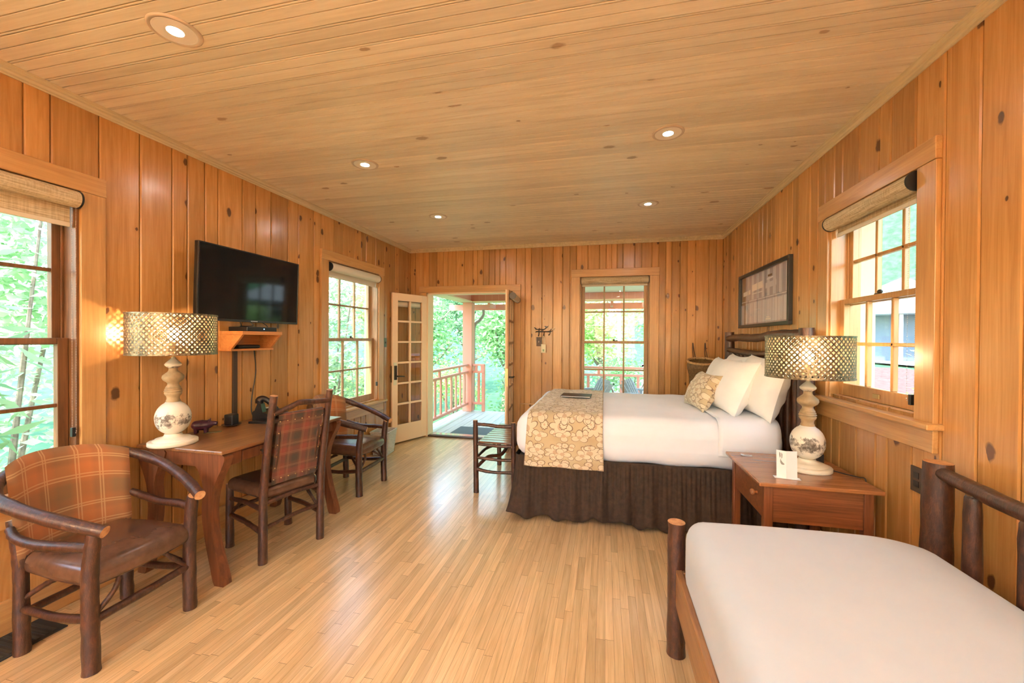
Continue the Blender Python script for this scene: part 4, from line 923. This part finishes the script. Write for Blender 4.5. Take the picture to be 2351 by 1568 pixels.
# wicker creel on the back wall
r = thing('wicker_creel', 'brown wicker fishing creel with brass badge hanging on the back wall corner', 'basket', (1.135, YB - .125, .815)); r.rotation_euler = (R(17), 0, 0)
cr = [(.10, -.06), (.118, -.05), (.125, .0), (.128, .12), (.138, .20), (.16, .27), (.168, .32), (.155, .37)]
def ribs(prof, n, sx, sy, amp, rows):
    vs = []; fs = []; K = 60; N_ = 48
    for i in range(K + 1):
        t = i / K * (len(prof) - 1); a = min(int(t), len(prof) - 2); f = t - a; rr = prof[a][0] * (1 - f) + prof[a + 1][0] * f; z = prof[a][1] * (1 - f) + prof[a + 1][1] * f
        for j in range(N_):
            th = 2 * math.pi * j / N_; k = 1 + amp * math.sin(th * n) * math.sin(i * math.pi * rows / K)
            vs.append((rr * k * math.cos(th) * sx, rr * k * math.sin(th) * sy, z))
    fs = [(i * N_ + j, i * N_ + (j + 1) % N_, (i + 1) * N_ + (j + 1) % N_, (i + 1) * N_ + j) for i in range(K) for j in range(N_)]
    return vs, fs
vs, fs = ribs(cr, 24, 1, .70, .035, 30); m = MB(); m.add(vs, fs, 0, None, True); m.add(vs[:48], [tuple(range(48))[::-1]]); o = m.build('woven_body', 'wicker_brown', r)
m = MB(); m.tube([(.162 * math.cos(a * math.pi / 12), .162 * .70 * math.sin(a * math.pi / 12), .375) for a in range(25)], .013, 10, sub=2, bump=.08); m.build('rim', 'wicker_rim', r)
m = MB(); m.lathe([(.026, 0), (.026, .004), (.0005, .005)], 24, sx=1.2, sy=.7); m.build('brass_badge', 'brass', r, loc=(.04, -.112, .23), rot=(R(90), 0, R(15)))
m = MB(); m.tube([(-.08, .09, .36), (-.075, .19, .45), (-.07, .235, .53), (-.062, .19, .45), (-.055, .09, .37)], .005, 8); m.tube([(.08, .09, .36), (.075, .19, .45), (.07, .235, .53), (.062, .19, .45), (.055, .09, .37)], .005, 8); m.build('leather_straps', 'plate_brown', r)
# conduit low on the back wall
m = MB(); m.tube([(-1.13, YB - .012, .538), (XR - .02, YB - .012, .545)], .007, 8); tag(m.build('wall_conduit', 'trim_pine_x'), 'thin horizontal pipe along the lower back wall beside the doorway', 'pipe')
# floor register
r = thing('floor_register', 'dark metal floor vent under the near left armchair', 'vent', (-2.66, 1.25, 0)); m = MB(); m.box(-.11, .09, -.17, .19, .0005, .006)
m.build('grille_frame', 'mat_black', r); m = MB()
for k in range(11): m.box(-.095, .075, -.155 + k * .030, -.140 + k * .030, .006, .009)
m.build('grille_bars', 'black_soft', r)

# ------------------------------------------------------------------ things on the desk
r = thing('desk_phone', 'black desk telephone with handset standing at the far end of the desk', 'telephone', (-2.60, 2.73, DZ + .001), R(12))
m = MB(); m.prism([(-.10, 0), (.11, 0), (.11, .014), (-.02, .062), (-.09, .075), (-.10, .06)], lambda a, b_, d: (a, d, b_), -.10, .11); m.build('phone_base', 'black', r, bevel=.006)
m = MB(); m.tube([(-.06, -.075, .13), (-.055, -.075, .155), (-.02, -.075, .165), (.03, -.075, .13), (.065, -.075, .085), (.075, -.075, .06)], [.030, .032, .022, .020, .026, .030], 14, flat=.8); m.build('handset', 'black', r)
m = MB(); m.prism([(-.085, .07), (-.02, .06), (-.035, .13), (-.06, .135)], lambda a, b_, d: (a, d, b_), -.10, -.05); m.build('cradle', 'black', r, bevel=.003)
m = MB()
for i in range(4):
    for j in range(5): m.box(-.01 + i * .024, .006 + i * .024, -.02 + j * .024, -.004 + j * .024, .04 - i * .0085 + .004, .046 - i * .0085 + .004)
m.build('keypad', 'label_grey', r)
m = MB(); m.box(-.085, -.05, .0, .085, .0755, .0775); m.build('label_card', 'paper', r)
m = MB(); m.prism([(-.05, 0), (.09, 0), (.11, .01), (.11, .016), (-.05, .016)], lambda a, b_, d: (a, d, b_), -.22, -.11); m.build('side_tray', 'black', r, bevel=.003)
r = thing('square_dish', 'small black block on a saucer on the desk beside the cable cover', 'clock', (-2.665, 2.42, DZ + .001), R(10))
m = MB(); m.lathe([(.030, 0), (.036, .002), (.062, .010), (.060, .013), (.034, .006), (.0005, .005)], 32); m.build('saucer', 'black', r)
m = MB(); m.rbox(-.034, .034, -.034, .034, .008, .085, .010, 5); m.build('block', 'black', r)
r['category'] = 'dish'
r = thing('pig_figurine', 'dark purple pig figurine beside the lamp base on the desk', 'figurine', (-2.66, 2.185, DZ + .001), R(35))
m = MB(); m.tube([(-.05, 0, .045), (-.03, 0, .05), (.01, 0, .052), (.045, 0, .055), (.07, 0, .06), (.092, 0, .058)], [.012, .032, .036, .028, .016, .013], 14); m.build('body', 'purple_dark', r)
for x in (-.025, .03):
    for y in (-.016, .016): m = MB(); m.tube([(x, y, 0), (x, y, .035)], [.009, .012], 8); m.build('leg', 'purple_dark', r)
m = MB(); m.tube([(.045, .014, .075), (.05, .022, .092)], [.009, .002], 8); m.tube([(.045, -.014, .075), (.05, -.022, .092)], [.009, .002], 8); m.build('ears', 'purple_dark', r)
m = MB(); m.rbox(-.05, .05, -.02, .02, 0, .003, .001, 3); tag(m.build('note_card', 'plate_green', loc=(-2.60, 2.22, DZ + .001), rot=(0, 0, R(40))), 'small greenish card lying on the desk by the pig figurine', 'card')

# ------------------------------------------------------------------ wastebasket
r = thing('wastebasket', 'white woven wastebasket between the far armchair and the open door', 'basket', (-2.655, 4.50, 0), R(8))
m = MB()
for k in range(26):
    t = k / 25; a = .085 + .028 * t; b_ = .10 + .03 * t; z = .012 + .27 * t; q = .0035 * (1 if k % 2 else -1)
    pts = [(a, b_), (-a, b_), (-a, -b_), (a, -b_)]
    for i in range(4):
        p, s_ = pts[i], pts[(i + 1) % 4]; seg = [Vector((p[0] + (s_[0] - p[0]) * f / 8, p[1] + (s_[1] - p[1]) * f / 8, z)) for f in range(9)]; nx = Vector(((p[0] + s_[0]) / 2, (p[1] + s_[1]) / 2, 0)).normalized()
        seg = [v + nx * q * (1 if f % 2 else -1) for f, v in enumerate(seg)]; m.tube(seg, .0062, 6, sub=1)
m.box(-.085, .085, -.10, .10, .004, .010); m.build('woven_body', 'wicker_white', r)
m = MB(); m.tube([(.115, .132, .288), (-.115, .132, .288), (-.115, -.132, .288), (.115, -.132, .288), (.115, .132, .288)], .009, 8, sub=1); m.build('rim', 'wicker_white', r)

# ------------------------------------------------------------------ porch outside the back wall
PY = 7.74; PXL = -2.80; PXR = 1.75; dz = -.03
m = MB(); y = 0; x = PXL - .05
while x < PXR: m.box(x, x + .132, YB + TW + .001, PY + .06, dz - .03, dz); x += .138
m.build('floor_porch', 'deck_wood', kind='structure', bevel=0)
m = MB(); m.box(-2.30, -1.32, 5.72, 6.28, dz, dz + .012); tag(m.build('door_mat', 'mat_grey'), 'dark grey door mat on the porch just outside the open doors', 'door mat')
m = MB(); m.box(PXL - .4, PXR, YB + TW + .001, PY + .45, 2.30, 2.38); m.build('ceiling_porch', 'porch_ceiling', kind='structure')
def part(r, name, mat, *bx_, bevel=0):
    m = MB()
    for b_ in bx_: m.box(*b_)
    return m.build(name, mat, r, bevel=bevel)
r = thing('porch_post', 'salmon painted porch corner post with beams, seen through the open doors', 'porch post', (0, 0, 0))
part(r, 'corner_post', 'salmon_paint', (-2.775, -2.585, PY - .09, PY + .10, dz, 2.16), bevel=.006)
part(r, 'corner_post', 'salmon_paint', (1.55, 1.74, PY - .09, PY + .10, dz, 2.16), bevel=.006)
part(r, 'front_beam', 'salmon_deep', (-2.80, PXR, PY - .08, PY + .09, 2.17, 2.295)); part(r, 'side_beam', 'salmon_paint', (-2.80, -2.60, YB + TW + .01, PY + .09, 2.17, 2.295))
m = MB()
for k in range(32): m.box(-2.58 + k * .135, -2.575 + k * .135, PY - .083, PY - .08, 2.18, 2.29)
m.build('beam_battens', 'salmon_paint', r, kind='stuff')
part(r, 'beam_trim', 'peach_paint', (-2.83, PXR, PY - .10, PY + .11, 2.145, 2.172), (-2.83, -2.57, YB + TW + .01, PY + .11, 2.145, 2.172), bevel=.003)
m = MB()
for k in range(7): x = -2.3 + k * .60; m.box(x, x + .05, PY + .05, PY + .55, 2.06, 2.14)
m.box(-3.3, PXR, PY + .5, PY + .53, 2.03, 2.15); m.build('rafter_tails', 'salmon_paint', r, kind='stuff')
m = MB(); m.box(-3.2, -2.82, YB + TW + .02, PY + .5, 2.26, 2.29); m.build('eave_board', 'salmon_paint', r)
def railing(label, p0, p1, balusters, ends=True, top=.90, mid=.76, low=.13):
    p0 = Vector(p0); p1 = Vector(p1); d = (p1 - p0).normalized(); L = (p1 - p0).length
    r = thing('porch_railing', label, 'railing', tuple((p0 + p1) / 2 + Vector((0, 0, dz))), 0, 'salmon porch railings'); o = (p0 + p1) / 2
    A = lambda t, z: tuple(p0 + d * t - o + Vector((0, 0, z)))
    for nm, z, w_, h_ in (('top_rail', top - dz, .085, .035), ('middle_rail', mid - dz, .07, .04), ('bottom_rail', low - dz, .07, .045)):
        m = MB(); m.bar(A(0, z), A(L, z), w_, h_); m.build(nm, 'salmon_paint', r, bevel=.003)
    k = 0
    t = balusters / 2
    while t < L:
        m = MB(); a = d.cross(Vector((0, 0, 1)))
        if k < 40: 
            P = [(-.026, .0), (-.026, .02), (-.045, .0), (-.045, .06), (-.024, .16), (-.024, .34), (-.040, .52), (-.040, .60)]
            m.bar(A(t, low - dz), A(t, mid - dz), .05, .028, up=tuple(a)); m.build('baluster', 'salmon_paint', r, bevel=.004)
        t += balusters; k += 1
    for t in [L * .28, L * .78]: m = MB(); m.bar(A(t, mid - dz), A(t, top - dz), .05, .028, up=tuple(d.cross(Vector((0, 0, 1))))); m.build('block', 'salmon_paint', r)
    return r
railing('salmon railing along the left side of the porch, seen through the doorway', (-2.68, 5.75, 0), (-2.68, PY - .10, 0), .235)
ra = railing('short salmon railing section right of the porch corner post', (-2.58, PY, 0), (-2.34, PY, 0), .24)
m = MB(); m.bar((.10, 0, 0), (.10, 0, .93), .06, .06, up=(0, 1, 0)); m.build('end_post', 'salmon_paint', ra, bevel=.004)
railing('long salmon front railing seen through the back window', (-.75, PY, 0), (1.55, PY, 0), .30)
r = thing('downspout', 'bent brown downspout beside the porch corner post', 'downspout', (-2.50, PY + .3, 0)); m = MB(); m.tube([(.02, .05, 2.03), (.02, .05, 1.92), (-.03, -.05, 1.80), (-.10, -.14, 1.70), (-.115, -.16, 1.4), (-.115, -.16, dz)], .03, 10); m.build('pipe', 'gutter', r)
def adirondack(label, x, y, rz, m1, m2):
    r = thing('porch_chair', label, 'chair', (x, y, dz), rz, 'wooden porch chairs outside the back window')
    for s_ in (-1, 1):
        m = MB(); m.box(.22, .26, s_ * .30 - .02, s_ * .30 + .02, 0, .60); m.build('leg', m2, r)
        m = MB(); m.box(-.32, -.28, s_ * .30 - .02, s_ * .30 + .02, 0, .60); m.build('leg', m2, r)
        m = MB(); m.prism([(-.40, -.045), (.20, -.045), (.30, -.075), (.38, -.06), (.40, 0), (.38, .06), (.30, .075), (.20, .045), (-.40, .045)], lambda a, b_, d: (a, s_ * .32 + b_, d), .60, .625); m.build('armrest', m1, r, bevel=.004)
    m = MB()
    for k in range(6): m.box(-.22 + k * .08, -.15 + k * .08, -.27, .27, .33 + .012 * k, .35 + .012 * k)
    m.build('seat', m1, r)
    m = MB()
    for k in range(6): m.bar((-.24, -.22 + k * .088, .33), (-.46, -.26 + k * .104, .80 if 0 < k < 5 else .75), .072, .02, up=(0, 1, 0))
    m.build('backrest', m1, r)
adirondack('pale grey wooden porch chair with brown legs outside the left part of the back window', -.42, 6.62, R(200), 'grey_wood', 'salmon_deep')
adirondack('grey wooden porch chair outside the right part of the back window', .78, 6.72, R(-20), 'grey_wood', 'grey_wood')

# ------------------------------------------------------------------ beyond the porch: ground, trees, houses
def gz(x, y):
    s = lambda t: max(0, min(1, t)) ** 2 * (3 - 2 * max(0, min(1, t)))
    z = -.55 - .25 * s((y - 8) / 6) + 3.0 * s((y - 14) / 26)
    z += 1.0 * s((-x - 7) / 12)
    if x > 1.6: z = z * (1 - s((x - 1.6) / 1.5)) + s((x - 1.6) / 1.5) * (.50 + 24.0 * s((math.hypot(x, y) - 27) / 25))
    return z
m = MB(); m.grid(lambda u, v: (-40 + 90 * u, -18 + 78 * v, gz(-40 + 90 * u, -18 + 78 * v) - (.0 if not (XL - .3 < -40 + 90 * u < 3.2 and -3 < -18 + 78 * v < 8.3) else .4)), 120, 110, uv=False)
m.build('ground', 'lawn', kind='structure')
rng = np.random.default_rng(5)
def leaves(name, mat, cen, rad, n, size, parent=None, aspect=.42, clumps=14, fill=.75, droop=.0, shell=True):
    # many small folded leaves gathered in clumps inside an ellipsoid
    cen = np.array(cen); rad = np.array(rad)
    u = rng.normal(size=(clumps, 3)); u /= np.linalg.norm(u, axis=1)[:, None]; cc = u * (rng.random((clumps, 1)) ** .45) * .8
    k = rng.integers(0, clumps, n); p = cc[k] + rng.normal(size=(n, 3)) * .21; p = p * rad + cen
    d = rng.normal(size=(n, 3)); d[:, 2] = d[:, 2] * .5 - droop; d /= np.linalg.norm(d, axis=1)[:, None]
    s = np.cross(d, rng.normal(size=(n, 3))); s /= np.linalg.norm(s, axis=1)[:, None]; nn = np.cross(d, s)
    L = size * (.6 + .8 * rng.random((n, 1))); W = L * aspect / 2
    v = np.stack([p, p + d * L * .45 + s * W + nn * L * .06, p + d * L, p + d * L * .45 - s * W + nn * L * .06], 1).reshape(-1, 3)
    me = bpy.data.meshes.new(name); me.vertices.add(len(v)); me.vertices.foreach_set('co', v.astype(np.float32).ravel())
    me.loops.add(4 * n); me.loops.foreach_set('vertex_index', np.arange(4 * n, dtype=np.int32)); me.polygons.add(n)
    me.polygons.foreach_set('loop_start', np.arange(0, 4 * n, 4, dtype=np.int32)); me.polygons.foreach_set('loop_total', np.full(n, 4, dtype=np.int32))
    a = me.attributes.new('bd', 'FLOAT', 'FACE'); cl = rng.random(clumps)[k] * .5 + rng.random(n) * .5; a.data.foreach_set('value', cl.astype(np.float32)); me.materials.append(MAT[mat]); me.update(); me.validate()
    o = bpy.data.objects.new(name, me); C.objects.link(o)
    if parent: o.parent = parent
    return o
def tree(label, x, y, h, rw, n, size, mat='leaf_green', grp='leafy trees beyond the porch', name='leafy_tree', base=.25, aspect=.45):
    z0 = gz(x, y); r = thing(name, label, 'tree', (x, y, z0), 0, grp); m = MB(); hh = h * .8
    m.tube([(0, 0, -.2), (.08, .05, hh * .4), (-.06, .1, hh)], [.13, .09, .03], 10, 0, None, .06, 3)
    for k in range(6):
        a = k * 2.3; q = hh * (.3 + .1 * k); m.tube([(0, .03, q), (math.cos(a) * rw * .4, math.sin(a) * rw * .4, q + .4), (math.cos(a) * rw * .75, math.sin(a) * rw * .75, q + .9)], [.05, .03, .01], 7, 0, None, .08, k)
    m.build('trunk', 'trunk', r)
    leaves('foliage', mat, (0, 0, h * (base + 1) / 2), (rw, rw, h * (1 - base) / 2 * 1.1), n, size, r, aspect); return r
def bush(label, x, y, h, rw, n, size, mat='leaf_green', grp='low shrubs in the garden', aspect=.45, z=None):
    z0 = gz(x, y) if z is None else z; r = thing('garden_shrub', label, 'shrub', (x, y, z0), 0, grp); m = MB()
    for k in range(4): a = k * 1.7; m.tube([(0, 0, -.1), (math.cos(a) * rw * .3, math.sin(a) * rw * .3, h * .4), (math.cos(a) * rw * .6, math.sin(a) * rw * .6, h * .8)], [.03, .02, .008], 6, 0, None, .08, k)
    m.build('stems', 'trunk', r); leaves('foliage', mat, (0, 0, h * .52), (rw, rw, h * .58), n, size, r, aspect, 12); return r
T1 = 'tree with light green crown filling the left part of the doorway view'; T2 = 'tree behind the porch corner post and downspout'; T3 = 'tree seen through the back window'
for (x, y, h, rw, n, mt, lb) in ((-5.0, 10.4, 4.4, 1.25, 3400, 'leaf_green', T1 + ', nearest'), (-8.3, 13.6, 6.0, 1.9, 4000, 'leaf_lime', T1 + ', farther back'), (-5.1, 14.6, 5.2, 1.7, 4000, 'leaf_blue', T2 + ', bluish green'),
                                 (-2.9, 11.6, 4.0, 1.15, 3200, 'leaf_green', T2 + ', right part'), (-1.4, 15.8, 5.4, 1.6, 3200, 'leaf_green', T2 + ', beyond the right door'), (-.2, 12.6, 4.4, 1.2, 3000, 'leaf_lime', T3 + ', left panes'),
                                 (2.2, 14.4, 5.0, 1.5, 3400, 'leaf_green', T3 + ', right panes'), (4.2, 19, 6.5, 2.0, 2500, 'leaf_blue', T3 + ', far right'), (-12.2, 19, 8, 2.6, 3200, 'leaf_green', T1 + ', far background')):
    tree(lb, x, y, h, rw, n, .15 if y < 13 else .2, mt)
for (x, y, h, rw, n, mt, lb) in ((-3.85, 7.0, .95, .65, 1800, 'leaf_green', 'low dark green shrub below the left porch railing'), (-3.7, 9.5, 1.4, .8, 2000, 'leaf_lime', 'lime shrub behind the porch corner'), (-2.0, 9.6, 1.3, .75, 2000, 'leaf_green', 'green shrub beyond the short railing section'),
                                 (-5.6, 8.3, 1.6, .85, 2200, 'leaf_lime', 'bushy lime shrub beyond the left railing'), (.5, 9.9, 1.5, .8, 2000, 'leaf_green', 'shrub beyond the back window railing'), (-.7, 10.7, 1.5, .7, 1800, 'leaf_blue', 'bluish shrub hidden beyond the right door')):
    bush(lb, x, y, h, rw, n, .09, mt)
for (x, y, h, rw, n, sz, mt, lb) in ((-4.25, 1.45, 3.2, .65, 1300, .20, 'leaf_long', 'long leaved rhododendron right outside the large left window'), (-5.7, 2.7, 4.0, .95, 3600, .12, 'leaf_pale', 'leafy shrub behind the rhododendron outside the large left window'), (-6.0, .5, 4.2, 1.0, 3600, .12, 'leaf_pale', 'lime green shrub far outside the large left window'),
                                     (-4.5, 5.9, 3.3, .7, 1500, .18, 'leaf_long', 'long leaved rhododendron outside the far left window'), (-6.6, 7.3, 4.4, 1.1, 3600, .12, 'leaf_pale', 'leafy shrub behind it outside the far left window'), (-7.2, 4.9, 4.6, 1.1, 2400, .17, 'leaf_pale', 'lime green tall shrub far outside the far left window')):
    bush(lb, x, y, h, rw, n, sz, mt, 'tall shrubs along the left side of the house', .24 if mt == 'leaf_long' else .42)
for (x, y, h, rw, n, mt, lb) in ((-10.2, 2.2, 6.0, 2.1, 2800, 'leaf_green', 'tree filling the background of the large left window'), (-11.2, 8.2, 6.5, 2.2, 2800, 'leaf_blue', 'tree filling the background of the far left window')):
    tree(lb, x, y, h, rw, n, .22, mt, 'trees left of the house')
# pale pole seen through the back window
r = thing('utility_pole', 'pale straight pole seen through the back window middle pane', 'pole', (.38, 11.4, gz(.38, 11.4))); m = MB(); m.tube([(0, 0, -.1), (0, 0, 4.6)], [.05, .045], 14); m.build('shaft', 'house_white', r); m = MB(); m.tube([(0, 0, 4.6), (0, 0, 4.63)], [.055, .055], 14); m.build('cap', 'house_white', r)
# white outdoor stair with rails, right of the pole
r = thing('outdoor_stair', 'white outdoor staircase with handrails beyond the porch railing', 'stairs', (1.0, 11.2, gz(1, 11.2)))
m = MB()
for k in range(9): m.box(-.75 + k * .26, -.47 + k * .26, -.5, .5, .14 * k + .10, .14 * k + .14)
m.build('steps', 'house_white', r); m = MB()
for y in (-.5, .5): m.bar((-.8, y, .1), (1.7, y, 1.42), .05, .22, up=(0, 1, 0))
m.build('stringers', 'house_white', r); m = MB()
for y in (-.5, .5):
    m.bar((-.8, y, .95), (1.7, y, 2.27), .05, .06, up=(0, 1, 0)); m.bar((-.8, y, .55), (1.7, y, 1.87), .04, .05, up=(0, 1, 0))
    for k in range(4): m.box(-.8 + k * .8, -.74 + k * .8, y - .03, y + .03, .1 + k * .42, 1.0 + k * .42)
m.build('handrails', 'house_white', r)
# right side: fin of the house wall, bank, road, far house, planting
m = MB(); m.box(XR + TW + .001, XR + TW + .17, 3.13, 3.33, -.6, 2.6); m.build('wall_outer', 'peach_wall', kind='structure')
m = MB(); m.box(XR + TW + .06, XR + TW + .075, 3.123, 3.13, -.6, 2.6); m.build('trim_4', 'peach_paint', kind='structure')
m = MB(); m.box(XR + TW, XR + TW + .62, YF - .5, YB + TW, 2.66, 2.80); m.build('added_shade_eave', 'salmon_paint', kind='structure')  # unseen eave added to keep the sun off the wall fin
m = MB(); m.grid(lambda u, v: (3.3 + 5.7 * u, -2 + 24 * v, gz(3.3 + 5.7 * u, -2 + 24 * v) + .06 + .03 * math.sin(30 * u) * math.sin(60 * v)), 30, 60, uv=False); tag(m.build('mulch_bed', 'mulch'), 'reddish mulch and gravel bed outside the right window', 'ground cover', kind='stuff')
m = MB(); m.grid(lambda u, v: (10.3 + 3.0 * u, 2 + 26 * v, gz(10.3 + 3.0 * u, 2 + 26 * v) + .08), 6, 30, uv=False); m.build('road', 'road', kind='structure')
r = thing('far_cottage', 'pale blue grey cottage with white posts across the road, seen through the right window', 'house', (12.6, 21.0, gz(12.6, 21.0) - .2), R(-30))
part(r, 'walls', 'house_blue', (-2.4, 2.4, -1.5, 1.5, 0, 2.2)); part(r, 'porch_floor', 'house_white', (-2.6, 2.6, -2.6, -1.5, .1, .3)); m = MB(); m.prism([(-2.9, 2.2), (2.9, 2.2), (0, 3.6)], lambda a, b_, d: (a, d, b_), -2.8, 1.7); m.build('roof', 'grey_wood', r)
for k in range(5): m = MB(); m.box(-2.45 + k * 1.18, -2.33 + k * 1.18, -2.55, -2.43, .3, 2.2); m.build('porch_post', 'house_white', r)
for k in range(2): m = MB(); m.box(-1.6 + k * 2.2, -.8 + k * 2.2, -1.53, -1.5, .8, 1.8); f_ = m.build('window_frame', 'house_white', r); m = MB(); m.box(-1.53 + k * 2.2, -.87 + k * 2.2, -1.535, -1.53, .87, 1.73); m.build('pane', 'tv_bezel', f_)
bush('yellow green garden plant in the mulch bed outside the right window', 3.5, 5.35, .42, .25, 420, .10, 'leaf_yellow', None, .3)
bush('round green shrub across the road, right of the cottage', 12.2, 17.6, 1.6, 1.3, 1400, .2, 'leaf_lime', None)
for o in bpy.data.objects:
    if o.get('group') is None and 'group' in o.keys(): del o['group']

# move the origin of things built in place to the foot of the thing
bpy.context.view_layer.update()
for o in [q for q in bpy.data.objects if q.type == 'EMPTY' and q.parent is None and tuple(q.location) == (0, 0, 0)]:
    ch = kids(o); P = [c.matrix_world @ Vector(b_) for c in ch for b_ in c.bound_box]
    if not P: continue
    lo = Vector([min(p[i] for p in P) for i in range(3)]); hi = Vector([max(p[i] for p in P) for i in range(3)]); b0 = Vector(((lo.x + hi.x) / 2, (lo.y + hi.y) / 2, lo.z))
    o.location = b0
    for c in ch: c.location = c.location - b0

# ------------------------------------------------------------------ light from outside
wd = bpy.data.worlds.new('World'); bpy.context.scene.world = wd; wd.use_nodes = True; nt = wd.node_tree; nt.nodes.clear()
ow = nt.nodes.new('ShaderNodeOutputWorld'); bg = nt.nodes.new('ShaderNodeBackground'); sk = nt.nodes.new('ShaderNodeTexSky'); sk.sky_type = 'NISHITA'; sk.sun_disc = False; sk.sun_elevation = R(52); sk.sun_rotation = R(185); sk.air_density = 1.6; sk.dust_density = .6
hs = nt.nodes.new('ShaderNodeHueSaturation'); hs.inputs['Saturation'].default_value = .95; nt.links.new(sk.outputs[0], hs.inputs['Color']); nt.links.new(hs.outputs[0], bg.inputs[0]); bg.inputs[1].default_value = SKY; nt.links.new(bg.outputs[0], ow.inputs[0])
ld = bpy.data.lights.new('sun', 'SUN'); ld.energy = SUN; ld.angle = R(2); ld.color = (1, .96, .88); so = bpy.data.objects.new('sun', ld); C.objects.link(so)
so.rotation_euler = Vector((.10, .62, -.78)).to_track_quat('-Z', 'Y').to_euler(); so.location = (0, 0, 12)

# ------------------------------------------------------------------ camera
cd = bpy.data.cameras.new('camera'); cam = bpy.data.objects.new('camera', cd); C.objects.link(cam); bpy.context.scene.camera = cam
yaw, pitch, roll = .2261, -.0074, .00603
fw = Vector((-math.sin(yaw) * math.cos(pitch), math.cos(yaw) * math.cos(pitch), math.sin(pitch))); rt = Vector((math.cos(yaw), math.sin(yaw), 0)); up = rt.cross(fw)
r2 = rt * math.cos(roll) + up * math.sin(roll); u2 = -rt * math.sin(roll) + up * math.cos(roll)
cam.matrix_world = Matrix(((r2.x, u2.x, -fw.x, 0), (r2.y, u2.y, -fw.y, 0), (r2.z, u2.z, -fw.z, 1.432), (0, 0, 0, 1)))
cd.sensor_width = 36; cd.lens = 36 * 926.4 / 2351; cd.clip_start = .02; cd.clip_end = 300
vs_ = bpy.context.scene.view_settings; vs_.view_transform = 'Standard'; vs_.look = 'None'; vs_.gamma = 1; vs_.use_curve_mapping = False; vs_.exposure = EXPO
bpy.context.scene.cycles.max_bounces = 10; bpy.context.scene.cycles.diffuse_bounces = 5; bpy.context.scene.cycles.transparent_max_bounces = 16; bpy.context.scene.cycles.sample_clamp_indirect = 8
